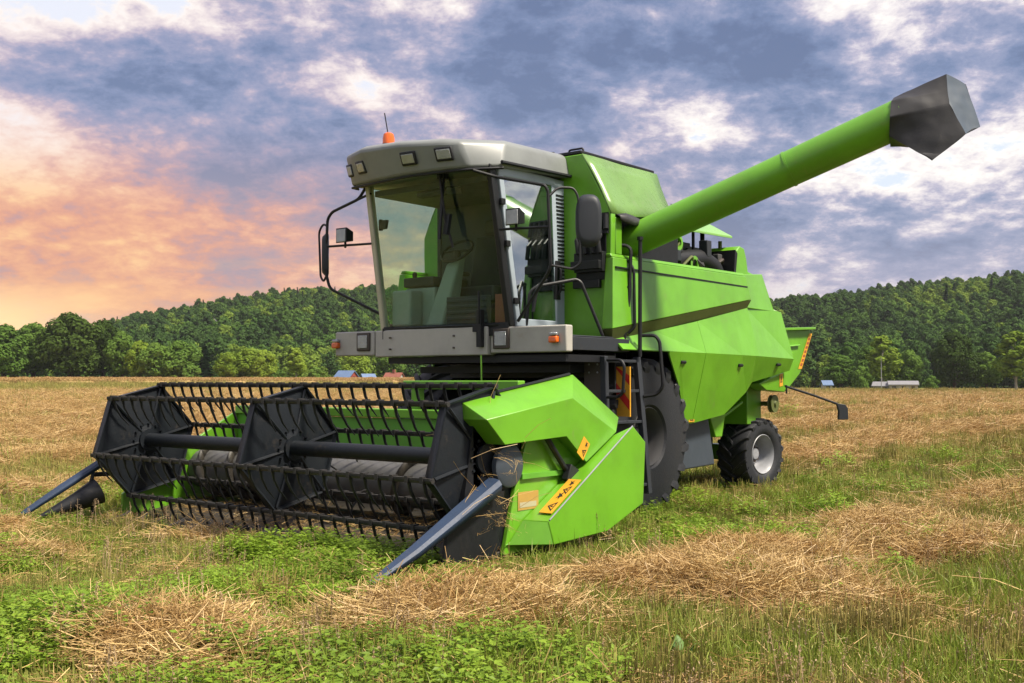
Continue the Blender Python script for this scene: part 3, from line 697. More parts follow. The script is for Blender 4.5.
for k in range(18):
    x = -.5+k*.06; a = k*1.9; b.tube([(x,-2.85,.50),(x,-2.85+.31*math.cos(a),.50+.31*math.sin(a))],.008,6)
hp(b,'auger_finger',M['rail'])
b = MB()   # knife bar with guards and lifters
b.box(-2.27,2.24,-3.86,-3.80,.055,.08)
for k in range(59):
    x = -2.23+k*.0762; b.loft([(x-.014,-3.86,.055),(x+.014,-3.86,.055),(x+.014,-3.86,.09),(x-.014,-3.86,.09)],[(x-.003,-3.98,.065),(x+.003,-3.98,.065),(x+.003,-3.98,.072),(x-.003,-3.98,.072)])
for k in range(15):
    x = -2.1+k*.3; b.tube([(x,-3.80,.13),(x,-3.98,.10),(x,-4.10,.06),(x,-4.14,.04)],[.012,.012,.010,.005],6); b.tube([(x,-4.10,.05),(x,-3.82,.15)],.008,6)
hp(b,'cutter_bar',M['rail'])
# right crop divider: a worn folded blue-grey blade
def blade(path, widths, mat, name):
    V = []; n = 6; b = MB()
    for (p,w) in zip(path,widths):
        p = Vector(p)
        for q, h in ((-1,-.75),(-.92,-.1),(-.25,.42),(.72,.22),(1,-.12),(.98,-.7)): V.append(p+Vector((w*q,0,w*h)))
        
    m = len(path)
    b.add(V,[(j*n+k,j*n+k+1,(j+1)*n+k+1,(j+1)*n+k) for j in range(m-1) for k in range(n-1)]+[tuple(range(n))])
    o = hp(b,name,mat,ang=28); s = o.modifiers.new('t','SOLIDIFY'); s.thickness=.012; return o
blade([(2.28,-3.58,.66),(2.29,-4.0,.47),(2.30,-4.45,.265),(2.30,-4.82,.11),(2.30,-5.03,.035)],[.095,.085,.065,.04,.012],M['blue_steel'],'crop_divider')
b = MB(); b.loft([(2.22,-3.55,.1),(2.30,-3.55,.1),(2.30,-3.45,.6),(2.22,-3.45,.6)],[(2.25,-4.12,.06),(2.28,-4.12,.06),(2.28,-4.08,.38),(2.25,-4.08,.38)]); hp(b,'divider_shoe',M['black'],bevel=.008)
blade([(-2.40,-3.6,.86),(-2.42,-3.95,.63),(-2.52,-4.30,.40),(-2.60,-4.62,.185),(-2.62,-4.72,.12)],[.07,.065,.06,.045,.012],M['blue_steel'],'crop_divider')
b = MB(); b.tube([(-2.38,-4.0,.34),(-2.42,-4.2,.25),(-2.5,-4.55,.12)],[.13,.09,.015],12); b.tube([(-2.4,-4.05,.35),(-2.4,-4.05,.05)],.02); b.tube([(-2.36,-3.6,.5),(-2.40,-4.05,.5),(-2.4,-4.1,.3)],.025); hp(b,'divider_cone',M['black'],ang=30)
# right end: dark inner shields and disc
b = MB(); b.lathe_x([(-.02,.165),(.02,.165),(.03,.15),(.03,.01)],(2.30,-3.42,.775),32); hp(b,'bearing_disc',M['guard'])
b = MB(); b.box(2.20,2.24,-3.75,-3.2,.15,1.1); b.loft([(2.2,-3.9,.3),(2.24,-3.9,.3),(2.24,-3.75,1.1),(2.2,-3.75,1.1)],[(2.2,-3.75,.15),(2.24,-3.75,.15),(2.24,-3.6,1.1),(2.2,-3.6,1.1)]); hp(b,'inner_shield',M['black'])
# lower drive shield
b = MB()
OUT = [(-3.21,.352),(-2.01,1.037),(-1.81,.892),(-1.85,.372),(-2.40,.192),(-3.14,.165)]
ox = [2.53,2.53,2.53,2.53,2.53,2.53]
outer = [(2.53,y,z) for y,z in OUT]
inner = [(2.29,-3.22,.345),(2.29,-2.18,.90),(2.29,-1.78,.89),(2.29,-1.80,.36),(2.29,-2.40,.19),(2.29,-3.42,.17)]
b.loft(inner, outer); b.loft([(2.286,-3.42,.17),(2.286,-2.88,.31),(2.286,-1.98,.98),(2.286,-2.1,.2)],[(2.30,-3.48,.17),(2.31,-2.95,.32),(2.31,-1.98,1.0),(2.31,-2.1,.2)])
hp(b,'drive_shield',M['green'],bevel=.022)
b = MB(); b.tube([(2.532,-3.20,.36),(2.532,-2.02,1.036)],.006,6); hp(b,'shield_edge',M['rim'])
# upper reel-drive shield with chamfered ridge
b = MB()
Ai = [(2.16,-3.80,1.265),(2.16,-2.37,1.472),(2.16,-1.66,1.09)]
Ao = [(2.42,-3.81,1.135),(2.42,-2.735,1.282),(2.42,-2.10,.985)]
Lo = [(2.42,-3.60,.945),(2.42,-3.08,.966),(2.42,-2.82,.976),(2.42,-2.545,.757)]
Li = [(2.20,-3.60,.945),(2.20,-3.08,.966),(2.20,-2.82,.976),(2.20,-2.50,.80)]
Lf = (2.16,-3.81,1.135)
V = Ai+Ao+Lo+Li+[Lf]
b.add(V,[(0,1,4,3),(1,2,5,4),(3,4,8,7,6),(4,5,9,8),(6,7,11,10),(7,8,12,11),(8,9,13,12),(0,3,14),(14,3,6,10),(9,5,2,13)])
o = hp(b,'reel_drive_shield',M['green'],ang=20); o.modifiers.new('t','SOLIDIFY').thickness=.012
bv = o.modifiers.new('edge','BEVEL'); bv.width=.02; bv.segments=3; bv.limit_method='ANGLE'; bv.angle_limit=R(15)
b = MB(); b.tube([(2.165,-3.72,1.285),(2.165,-2.42,1.475)],.012,6); hp(b,'shield_seam',M['black'])
b = MB(); b.tube([(2.34,-2.98,.97),(2.34,-2.72,.70)],.025); b.obox((2.36,-2.68,.66),(.03,0,0),(0,.06,-.03),(0,.03,.06)); hp(b,'shield_latch',M['black'],bevel=.006)
b = MB(); b.box(2.286,2.31,-3.25,-2.45,.66,.70); hp(b,'drive_recess',M['table_green'])
dd = Vector((0,1.2,.685)).normalized(); nn = Vector((0,-dd.z,dd.y))
o = sticker((2.424,-2.60,.775),(0,.62,.78),(0,-.78,.62),.16,.11, figure(.12,.15,.45)+burst(.6,.2,.35)); o.parent=Hd; o.matrix_parent_inverse=Matrix.Translation(-h0)
a_, b_ = Vector((2.53,-3.21,.352)), Vector((2.29,-3.22,.345)); e1 = (Vector((2.53,-2.01,1.037))-a_).normalized(); e2 = (Vector((2.29,-3.22,.345))-a_); e2 = (e2-e1*e2.dot(e1)).normalized()
o = sticker(a_+e1*.08+e2*.02+e1.cross(e2)*.010, e1, e2, .46,.12, [[(x*.5,y) for x,y in q] for q in figure(.1,.2,.55)+burst(.75,.25,.5)+figure(1.1,.2,.5)+burst(1.55,.25,.4)], off=.006); o.parent=Hd; o.matrix_parent_inverse=Matrix.Translation(-h0)
b = MB(); b.cur=0; b.box(2.286,2.29,-3.28,-3.02,.42,.56); b.cur=1; b.box(2.2905,2.292,-3.26,-3.05,.44,.48); o = hp(b,'worn_sticker',[paint('faded_orange_sticker',(.42,.26,.06),.5,dirt=.9,dirtcol=(.25,.3,.12)),paint('worn_print',(.42,.38,.25),.5,dirt=.8,dirtcol=(.3,.25,.1))])

# ---- reel
YR, ZR, RR, PH = -3.615, .833, .568, 13.2
Rl = empty('reel', (0,YR,ZR), H)
b = MB(); b.tube([(-2.17,0,0),(2.17,0,0)],.066,24); b.build('reel_tube', M['reel'], Rl)
for x in (-2.19,0,2.17):
    b = MB(); n = 6
    hexo = [(RR*math.cos(R(PH+60*k)), RR*math.sin(R(PH+60*k))) for k in range(6)]
    # dished plate: rim ring, sloped web, hub
    sgn = 1
    rings = [[(x+dx, y*s, z*s) for y,z in hexo] for dx,s in ((-.035,1.0),(.035,1.0),(.030,.97),(.0,.955),(.055*sgn,.34),(.055*sgn,.30),(.07*sgn,.18))]
    V = sum(rings, []); 
    b.add(V,[(j*6+k,j*6+(k+1)%6,(j+1)*6+(k+1)%6,(j+1)*6+k) for j in range(6) for k in range(6)]+[tuple(range(36,42))])
    for k in range(6):
        y,z = hexo[k]; b.tube([(x+.06,y*.2,z*.2),(x+.03,y*.93,z*.93)],.014,6)
    for k in range(12):
        a = 2*math.pi*k/12; b.tube([(x+.05,.16*math.cos(a),.16*math.sin(a)),(x+.082,.16*math.cos(a),.16*math.sin(a))],.012,6)
    b.tube([(x+.02,0,0),(x+.09,0,0)],.11,20)
    o = b.build('spider_plate', M['reel'], Rl, ang=12); s = o.modifiers.new('t','SOLIDIFY'); s.thickness=.008
    
    
for k in range(6):
    a = R(PH+60*k); y,z = RR*math.cos(a), RR*math.sin(a)
    b = MB(); b.cur = 0
    b.obox((0,y,z+.012),(2.21,0,0),(0,.024,0),(0,0,.007)); b.tube([(-2.22,y,z),(2.22,y,z)],.020,8)
    nt = 29
    b.cur = 1
    for i in range(nt):
        x = -2.13+i*4.26/(nt-1); lean = random.uniform(-.012,.012); l2 = random.uniform(-.02,.02)
        b.tube([(x,y,z-.005),(x+lean*.3,y+.025,z-.09),(x+lean,y+.075+l2*.5,z-.18),(x+lean*1.6,y+.15+l2,z-.262)],[.0135,.0125,.010,.004],6)
        b.cur = 0; b.obox((x,y,z+.005),(.016,0,0),(0,.03,0),(0,0,.024)); b.cur = 1
    b.build('tine_bar', [M['rail'],M['black']], Rl)
# ================================================================== the place
CAM = np.array([7.54,-9.955,1.42])
cd = bpy.data.cameras.new('camera'); cam = bpy.data.objects.new('camera', cd); COL.objects.link(cam)
cam.location = CAM; cam.rotation_euler = (R(92.036),0,R(38.5))
cd.sensor_width = 36; cd.lens = 36*1100/1024; cd.clip_start = .1; cd.clip_end = 6000; S.camera = cam

def at(az, d):   # azimuth in degrees from +y towards +x, distance in metres
    return CAM[0]+d*math.sin(R(az)), CAM[1]+d*math.cos(R(az))
def smooth(a, b, x):
    t = np.clip((x-a)/(b-a), 0, 1); return t*t*(3-2*t)
# cheap smooth value noise
_tab = np.random.default_rng(3).random((256,256))
def vnoise(x, y, s):
    x = np.asarray(x)/s; y = np.asarray(y)/s
    xi = np.floor(x).astype(int); yi = np.floor(y).astype(int); fx = x-xi; fy = y-yi
    fx = fx*fx*(3-2*fx); fy = fy*fy*(3-2*fy)
    g = lambda a, b: _tab[a & 255, b & 255]
    return (g(xi,yi)*(1-fx)+g(xi+1,yi)*fx)*(1-fy)+(g(xi,yi+1)*(1-fx)+g(xi+1,yi+1)*fx)*fy
def polar(x, y):
    dx = np.asarray(x)-CAM[0]; dy = np.asarray(y)-CAM[1]
    return np.degrees(np.arctan2(dx, dy)), np.hypot(dx, dy)

def straw_amount(x, y):
    """0..1 : windrows of straw left behind earlier passes, loose straw, bare stubble"""
    x = np.asarray(x, float); y = np.asarray(y, float)
    wob = (vnoise(x+40, y, 3.1)-.5)*.9
    xc = 4.15 + np.where(y < -3.6, (y+3.6)*.30, 0) + np.where(y > 1, -.035*(y-1), 0)
    w1 = np.exp(-((x-xc+wob*.7)/.5)**2) * (.05+1.25*vnoise(x, y+9, 1.3))
    s = np.where(y < 60, w1, 0)*(.25+.75*smooth(-5.0,-4.0,y))
    far = np.zeros_like(x)
    for x0 in (-.4,-4.8,-9.2,-13.6,-18,-22.4,-26.8,-31,-35.5,-40,-44.5,-49,-53.5,-58,-62.5,-67,-71.5,-76):
        lim = smooth(5.0, 7.5, y) if x0 > -1 else (smooth(-7.0-0.6*x0*0, -5.2, x-x0)*0+1)
        far = np.maximum(far, lim*np.exp(-((x-x0+wob*1.3)/(.80))**2)*(.6+.65*vnoise(x+7,y,2.6)))
    far *= np.where(x > -5.5, smooth(4.5, 7, y), smooth(-8.5, -4.5, y - .1*x))
    s = np.maximum(s, far)
    for cx, cy, rx, ry, k in ((-.6,-5.75,.45,.35,.85),(-.65,-4.0,.6,.4,.75),(2.85,-6.75,.5,.32,1.3),(3.5,-5.25,.6,.55,1.2),(4.3,-3.6,1.1,.8,.9),(-2.6,-5.0,.8,.4,.6),(-5.2,-3.6,1.2,.6,.7),(4.5,-.8,.8,1.2,.95),(4.05,3.6,.55,1.6,.85),(-3.6,-2.9,.7,.4,.6),(0.4,-4.6,.3,.25,.4)):
        s = np.maximum(s, k*np.exp(-((x-cx)/rx)**2-((y-cy)/ry)**2)*(.55+.7*vnoise(x,y,.6)))
    azn, dn = polar(x, y); br = .45+1.0*vnoise(x+17,y+5,.42); s = np.where(dn < 16, s*br, s)
    s = s*(1-.95*np.exp(-((x-2.45)/.45)**2-((y+4.95)/.5)**2))
    return np.clip(s, 0, 1)
def gold_amount(x, y):
    """how dry/yellow the stubble is: weeds are green round the machine, the far field is gold"""
    az, d = polar(x, y)
    x = np.asarray(x, float)
    g = smooth(11, 24, d + 5*(vnoise(x,y,6)-.5))
    left = smooth(-3.2, -6.5, x + 2.2*(vnoise(x,y,2.5)-.5))*smooth(9.5, 13, d)
    g = np.maximum(g, left)
    # green lane beside the rear wheel
    lane = smooth(1.0, 2.0, x)*smooth(3.9, 3.2, x)*smooth(34, 18, d)
    return np.clip(g*(1-.75*lane), 0, 1)
def zfield(x, y):
    x = np.asarray(x, float); y = np.asarray(y, float)
    az, d = polar(x, y)
    t = smooth(-22, -40, az)
    far = smooth(45, 270, d)
    z = far*(t*1.45 - (1-t)*.75)
    near = smooth(180, 60, d)
    z = z + near*(.05*(vnoise(x,y,2.3)-.5) + .05*(vnoise(x+5,y,.7)-.5) + .10*(vnoise(x,y,9)-.5))
    pad = np.exp(-(np.maximum(np.abs(x)-1.6,0)/.6)**2)*smooth(-5,-4,y)*smooth(6,4.5,y)   # tyres have pressed it flat
    z = z*(1-.8*pad*near) + (.13+.17*smooth(14,30,d))*near*straw_amount(x, y)*(1-pad) + near*(1-pad)*.04*smooth(.45,.8,vnoise(x+20,y,1.1))
    return z

# ------------------------------------------------------------------ ground sheet
def ground():
    rr = np.concatenate([[.4], 2.2*1.024**np.arange(0,226), [700, 1200, 2500]])
    na = 420
    aa = np.concatenate([np.linspace(-72, -5, 300), np.linspace(-5, 288, na-300+1)[1:-1]])
    A, D_ = np.meshgrid(np.radians(aa), rr, indexing='ij')
    X = CAM[0]+D_*np.sin(A); Y = CAM[1]+D_*np.cos(A); Z = zfield(X, Y)
    Z = np.where(D_ > 500, Z-.8, Z)
    n, m = X.shape; V = np.stack([X,Y,Z],-1).reshape(-1,3)
    i = np.arange(n)[:,None]; j = np.arange(m-1)[None,:]; i2 = (i+1) % n
    F = np.stack([i*m+j, i*m+j+1, i2*m+j+1, i2*m+j],-1).reshape(-1,4)
    cap = [tuple(int(k*m) for k in range(n))]
    me = bpy.data.meshes.new('field'); me.from_pydata(V.tolist(), [], F.tolist()+cap)
    me.polygons.foreach_set('use_smooth', [True]*len(me.polygons))
    at_ = me.attributes.new('straw','FLOAT','POINT'); at_.data.foreach_set('value', straw_amount(X,Y).reshape(-1))
    at_ = me.attributes.new('gold','FLOAT','POINT'); at_.data.foreach_set('value', gold_amount(X,Y).reshape(-1))
    m_, t, out = newmat('field_soil')
    co = t.n('ShaderNodeTexCoord').outputs['Object']
    st = t.n('ShaderNodeAttribute', attribute_name='straw').outputs['Fac']; go = t.n('ShaderNodeAttribute', attribute_name='gold').outputs['Fac']
    n1 = t.noise(co, 1.3, 6, .7); n2 = t.noise(co, 22, 5, .75); n3 = t.noise(co, .35, 4, .6)
    soil = t.ramp(n2, [(.25,(.03,.024,.014)),(.55,(.075,.06,.03)),(.8,(.13,.11,.05))])
    green = t.ramp(n2, [(.25,(.03,.045,.008)),(.5,(.08,.11,.018)),(.8,(.16,.20,.04))])
    gold = t.ramp(n2, [(.2,(.19,.13,.04)),(.5,(.41,.31,.11)),(.8,(.58,.46,.20))])
    strawc = t.ramp(n2, [(.2,(.20,.11,.035)),(.5,(.50,.335,.13)),(.8,(.74,.55,.26))])
    g1 = t.mix(t.maprange(n1,.35,.65), soil, green)
    lime = t.mix(t.maprange(n3,.3,.65), t.mix(.6, gold, green), t.mix(.9, gold, green))
    c = t.mix(go, g1, lime); c = t.mix(t.math('MULTIPLY', st, .9), c, strawc)
    bp_ = t.n('ShaderNodeBump', {'Height': n2, 'Strength': .8, 'Distance': .05})
    p = t.n('ShaderNodeBsdfPrincipled', {'Base Color': c, 'Roughness': .95, 'Specular IOR Level': .1, 'Normal': bp_.outputs[0]})
    t.nt.links.new(p.outputs[0], out.inputs[0]); me.materials.append(m_)
    o = bpy.data.objects.new('field', me); COL.objects.link(o); tag(o, kind='structure'); o['label'] = 'mown grain field with stubble, weeds and rows of straw'
    return o
ground()

# ------------------------------------------------------------------ plants: one small mesh per kind, scattered
def leafmat(name, c0, c1, rough=.6, trans=.35, var=.5, gloss=.3, patch=None, ps=.9):
    m, t, out = newmat(name)
    ri = t.n('ShaderNodeNewGeometry').outputs['Random Per Island']; oi = t.n('ShaderNodeObjectInfo').outputs['Random']
    f = t.math('ADD', t.math('MULTIPLY', ri, 1-var), t.math('MULTIPLY', oi, var), clamp=True)
    c = t.mix(f, c0, c1)
    if patch:
        pn = t.noise(t.n('ShaderNodeNewGeometry').outputs['Position'], ps, 3, .6); c = t.mix(t.maprange(pn,.42,.66,0,.75), c, patch)
    p = t.n('ShaderNodeBsdfPrincipled', {'Base Color': c, 'Roughness': rough, 'Specular IOR Level': gloss})
    if trans:
        tr = t.n('ShaderNodeBsdfTranslucent', {'Color': c}); mx = t.n('ShaderNodeMixShader', {0: trans, 1: p.outputs[0], 2: tr.outputs[0]})
        t.nt.links.new(mx.outputs[0], out.inputs[0])
    else: t.nt.links.new(p.outputs[0], out.inputs[0])
    return m
LM = {'grass': leafmat('grass_blades',(.10,.15,.012),(.28,.35,.05),.5,patch=(.25,.27,.055),ps=1.1),
      'clover': leafmat('weed_leaves',(.10,.19,.010),(.29,.41,.04),.5,.35,patch=(.11,.18,.015),ps=1.3),
      'stub': leafmat('stubble_stalks',(.14,.11,.03),(.40,.33,.10),.6,.1,.4,patch=(.24,.27,.055),ps=.7),
      'straw': leafmat('dry_straw',(.22,.125,.036),(.84,.62,.27),.5,.25,.25,.5,patch=(.42,.25,.085),ps=1.6),
      'pink': leafmat('dry_seed_heads',(.22,.14,.07),(.50,.37,.23),.8,.2,.4),
      'wheat': leafmat('ripe_grain',(.24,.15,.055),(.42,.29,.12),.7,.1,.4)}

SRC = bpy.data.collections.new('scatter_sources')
def srcmesh(name, V, F, mat):
    me = bpy.data.meshes.new(name); me.from_pydata(V, [], F); me.materials.append(mat)
    o = bpy.data.objects.new(name, me); return o
class Clump:
    def __init__(s, seed): s.V = []; s.F = []; s.r = random.Random(seed)
    def blade(s, p, d, L, w, bend, side=None):
        """a flat tapering blade from p along d that droops by bend"""
        p = Vector(p); d = Vector(d).normalized()
        sd = Vector(side) if side else d.cross(Vector((s.r.uniform(-1,1),s.r.uniform(-1,1),.15)))
        if sd.length < 1e-4: sd = Vector((1,0,0))
        sd = sd.normalized()*w*.5
        q1 = p+d*L*.5+Vector((d.x,d.y,0))*bend*L*.12; q2 = p+d*L*(1-.25*abs(bend))+Vector((d.x,d.y,-.35))*bend*L*.55
        o = len(s.V); s.V += [tuple(p-sd),tuple(p+sd),tuple(q1+sd*.85),tuple(q1-sd*.85),tuple(q2)]
        s.F += [(o,o+1,o+2,o+3),(o+3,o+2,o+4)]
    def strand(s, a, b, w):
        a, b = Vector(a), Vector(b); d = (b-a).normalized(); u = d.orthogonal().normalized()*w*.5; v = d.cross(u).normalized()*w*.5
        o = len(s.V)
        s.V += [tuple(a+u),tuple(a-u*.5+v*.87),tuple(a-u*.5-v*.87),tuple(b+u),tuple(b-u*.5+v*.87),tuple(b-u*.5-v*.87)]
        s.F += [(o,o+1,o+4,o+3),(o+1,o+2,o+5,o+4),(o+2,o,o+3,o+5)]
    def leaf(s, p, n, sz, ax):
        p = Vector(p); n = Vector(n).normalized(); ax = Vector(ax); ax = (ax-n*ax.dot(n)).normalized(); b = n.cross(ax)
        o = len(s.V); s.V += [tuple(p),tuple(p+ax*sz*.5+b*sz*.25+n*sz*.06),tuple(p+ax*sz),tuple(p+ax*sz*.5-b*sz*.25+n*sz*.06)]
        s.F += [(o,o+1,o+2,o+3)]
def rdir(r, tilt): a = r.uniform(0, 2*math.pi); t = r.uniform(0, tilt); return Vector((math.cos(a)*math.sin(t), math.sin(a)*math.sin(t), math.cos(t)))
def grass_src(k):
    c = Clump(100+k); r = c.r
    for i in range(46):
        a = r.uniform(0,6.283); q = .13*math.sqrt(r.random())
        c.blade((q*math.cos(a),q*math.sin(a),-.02), rdir(r,.65), r.uniform(.08,.25), r.uniform(.004,.008), r.uniform(.1,.9))
    return srcmesh('grass_tuft', c.V, c.F, LM['grass'])
def clover_src(k):
    c = Clump(200+k); r = c.r
    for i in range(64):
        a = r.uniform(0,6.283); q = .15*math.sqrt(r.random()); b0 = Vector((q*math.cos(a),q*math.sin(a),0)); d = rdir(r,.6); h = r.uniform(.05,.19)*(1-.35*q/.15)
        tp = b0+d*h
        c.blade(b0, d, h*1.05, .003, 0)
        n = (Vector((0,0,1))+rdir(r,1.0)*.7).normalized(); a0 = r.uniform(0,6.28); sz = r.uniform(.016,.034)
        for j in range(5): c.leaf(tp+rdir(r,1.5)*.008-d*(.012*j), n+rdir(r,1.4)*.4, sz, (math.cos(a0+j*1.9),math.sin(a0+j*1.9),.35))
    return srcmesh('weed_tuft', c.V, c.F, LM['clover'])
def stub_src(k):
    c = Clump(300+k); r = c.r
    for i in range(26):
        x = r.uniform(-.16,.16); y = r.gauss(0,.03) if k % 2 else r.uniform(-.13,.13)
        d = rdir(r,.22); h = r.uniform(.07,.17)
        c.strand((y,x,-.02), Vector((y,x,0))+d*h, r.uniform(.003,.0055))
        if r.random() < .5: c.blade(Vector((y,x,0))+d*h*.5, rdir(r,1.2), r.uniform(.05,.12), .005, r.uniform(.5,1.2))
    return srcmesh('stubble_tuft', c.V, c.F, LM['stub'])
def straw_src(k):
    c = Clump(400+k); r = c.r
    for i in range(120):
        a = r.uniform(0,6.283); q = .32*math.sqrt(r.random()); L = r.uniform(.10,.40); e = r.gauss(0,.27)
        z = .01+r.random()*.16*(1-q/.36)
        d = Vector((math.cos(a+r.gauss(0,2)),math.sin(a+r.gauss(0,2)),e)).normalized()
        p = Vector((q*math.cos(a),q*math.sin(a),z)); w = r.uniform(.0025,.0055)
        m = p+Vector((r.gauss(0,1),r.gauss(0,1),r.gauss(0,.8)))*L*.09
        A = p-d*L*.5; B = p+d*L*.5
        A.z = max(A.z,-.01); B.z = max(B.z,-.01)
        c.strand(A,m,w); c.strand(m,B,w*.9)
    return srcmesh('straw_tangle', c.V, c.F, LM['straw'])
def chaff_src(k):
    c = Clump(450+k); r = c.r
    for i in range(60):
        a = r.uniform(0,6.283); q = .35*math.sqrt(r.random()); L = r.uniform(.04,.16); d = Vector((math.cos(a*3.7),math.sin(a*3.7),r.gauss(0,.12)))
        c.strand((q*math.cos(a),q*math.sin(a),.03+r.random()*.05), Vector((q*math.cos(a),q*math.sin(a),.03+r.random()*.05))+d*L, r.uniform(.002,.004))
    return srcmesh('loose_straw', c.V, c.F, LM['straw'])
def long_src(k):
    c = Clump(480+k); r = c.r
    for i in range(7):
        a_ = r.uniform(0,6.283); d = Vector((math.cos(a_),math.sin(a_),r.uniform(.0,.65))).normalized(); L = r.uniform(.3,.7); p = Vector((r.uniform(-.2,.2),r.uniform(-.2,.2),.05)); q = p+d*L*.55
        c.strand(p,q,.006); c.strand(q,q+(d+Vector((r.uniform(-.2,.2),r.uniform(-.2,.2),-.25))).normalized()*L*.45,.0045)
    return srcmesh('long_straw', c.V, c.F, LM['straw'])
def seed_src(k):
    c = Clump(500+k); r = c.r
    for i in range(7):
        b0 = Vector((r.uniform(-.09,.09),r.uniform(-.09,.09),0)); d = rdir(r,.25); h = r.uniform(.16,.36); tp = b0+d*h
        c.strand(b0,tp,.003)
        for j in range(14): c.leaf(tp-d*r.uniform(0,.10)+rdir(r,3)*.01, rdir(r,3), r.uniform(.008,.018), rdir(r,1.2))
    return srcmesh('dry_weed', c.V, c.F, LM['pink'])
def wheat_src(k):
    c = Clump(550+k); r = c.r
    for i in range(90):
        b0 = Vector((r.uniform(-.6,.6),r.uniform(-.6,.6),0)); d = rdir(r,.16); h = r.uniform(.6,.82); c.strand(b0,b0+d*h,.018); c.leaf(b0+d*h, rdir(r,3), .16, rdir(r,1.1))
    return srcmesh('grain_stand', c.V, c.F, LM['wheat'])

def scatter(name, sources, P, scl, label, tilt=.12, idx=None, rows=False):
    """points carrying rotation / size, one small plant mesh instanced on each: ONE object of ground cover"""
    N = len(P)
    me = bpy.data.meshes.new(name); me.from_pydata(P.tolist(), [], [])
    rot = np.stack([rng.normal(0,tilt,N), rng.normal(0,tilt,N), (rng.integers(0,2,N)*math.pi+rng.normal(0,.12,N)) if rows else rng.uniform(0,6.283,N)],-1).astype(np.float32)
    a = me.attributes.new('rot','FLOAT_VECTOR','POINT'); a.data.foreach_set('vector', rot.reshape(-1))
    a = me.attributes.new('scl','FLOAT','POINT'); a.data.foreach_set('value', np.asarray(scl, np.float32))
    a = me.attributes.new('idx','INT','POINT'); a.data.foreach_set('value', (rng.integers(0,len(sources),N) if idx is None else idx).astype(np.int32))
    col = bpy.data.collections.new(name+'_kinds')
    for s in sources: col.objects.link(s)
    o = bpy.data.objects.new(name, me); COL.objects.link(o)
    ng = bpy.data.node_groups.new(name,'GeometryNodeTree')
    ng.interface.new_socket('Geometry',in_out='INPUT',socket_type='NodeSocketGeometry'); ng.interface.new_socket('Geometry',in_out='OUTPUT',socket_type='NodeSocketGeometry')
    nd = ng.nodes.new; gi, go = nd('NodeGroupInput'), nd('NodeGroupOutput'); ip = nd('GeometryNodeInstanceOnPoints'); ci = nd('GeometryNodeCollectionInfo')
    ci.inputs['Collection'].default_value = col; ci.inputs['Separate Children'].default_value = True; ci.inputs['Reset Children'].default_value = True
    def attr(n, ty):
        q = nd('GeometryNodeInputNamedAttribute'); q.data_type = ty; q.inputs['Name'].default_value = n
        return [s_ for s_ in q.outputs if s_.enabled and s_.name == 'Attribute'][0]
    L = ng.links.new
    L(gi.outputs[0], ip.inputs['Points']); L(ci.outputs[0], ip.inputs['Instance']); ip.inputs['Pick Instance'].default_value = True
    L(attr('idx','INT'), ip.inputs['Instance Index']); L(attr('rot','FLOAT_VECTOR'), ip.inputs['Rotation']); L(attr('scl','FLOAT'), ip.inputs['Scale'])
    L(ip.outputs[0], go.inputs[0])
    o.modifiers.new('scatter','NODES').node_group = ng
    tag(o, label, None, None, 'stuff'); return o

def sample(n, r0, r1, power, az0=-84, az1=8):
    """random ground points, density per square metre falling with distance**power"""
    n = int(n*1.46); u = rng.random(n); e = 2-power
    r = (r0**e + u*(r1**e-r0**e))**(1/e)
    az = np.radians(rng.uniform(az0, az1, n))
    x = CAM[0]+r*np.sin(az); y = CAM[1]+r*np.cos(az)
    return x, y, r
def in_tyre(x, y):
    m = np.zeros(len(x), bool)
    for cx, cy, w, l in ((1.19,0,.33,.42),(-1.19,0,.33,.42),(1.0,3.27,.25,.30),(-1.0,3.27,.25,.30)): m |= (np.abs(x-cx) < w) & (np.abs(y-cy) < l)
    return m
def under(x, y): return ((x > -2.2) & (x < 2.45) & (y > -3.9) & (y < -2.0)) | ((np.abs(x-2.32) < .2) & (y > -5.0) & (y < -3.8)) | (np.hypot(x-2.55,y+5.0) < .3)
def size(r): return np.maximum(1, r/11)**.62
GREEN_N = 2 if False else 1

x,y,r = sample(34000, 3.2, 60, 1.6); s = straw_amount(x,y); g = gold_amount(x,y); k = rng.random(len(x))
green_p = (1-g*.9)*(1-.88*smooth(.35,.65,s))
clov = smooth(.28,.50, vnoise(x+13,y,1.5))*smooth(3.9,2.4,x)*smooth(14,10,r) + .35*smooth(.45,.7,vnoise(x,y+31,.9))
okk = ~in_tyre(x,y) & ~under(x,y)
mc = okk & (k < green_p*np.clip(clov,0,1)*(.42+.33*smooth(2.4,1.4,x)*smooth(-2.5,-4,y))); mg = okk & ~mc & (rng.random(len(x)) < green_p*(.55+.45*smooth(.25,.6,vnoise(x,y,1.2))))
Z = lambda m: np.stack([x[m],y[m],zfield(x[m],y[m])],-1)
hum = lambda m: .6+.8*smooth(.35,.8,vnoise(x[m]+51,y[m]+3,.75))
scatter('weed_cover',[clover_src(i) for i in range(6)],Z(mc),size(r[mc])*rng.uniform(.6,1.25,mc.sum())*hum(mc),'bright green leafy weeds growing through the stubble before the machine',.1)
scatter('grass_cover',[grass_src(i) for i in range(6)],Z(mg),size(r[mg])*rng.uniform(.45,1.15,mg.sum())*(.6+.7*smooth(.3,.8,vnoise(x[mg]+5,y[mg]+77,.8))),'green grass growing in the stubble around the machine',.15)
x,y,r = sample(42000, 3.2, 160, 1.65); s = straw_amount(x,y); g = gold_amount(x,y)
m = (rng.random(len(x)) < (.24+.22*smooth(2.2,4.2,x)*(r<16)+.36*g)*(1-.9*smooth(.2,.5,s))) & ~in_tyre(x,y) & ~under(x,y)
x = np.where(r < 30, np.round(x/.19)*.19+rng.normal(0,.012,len(x)), x)
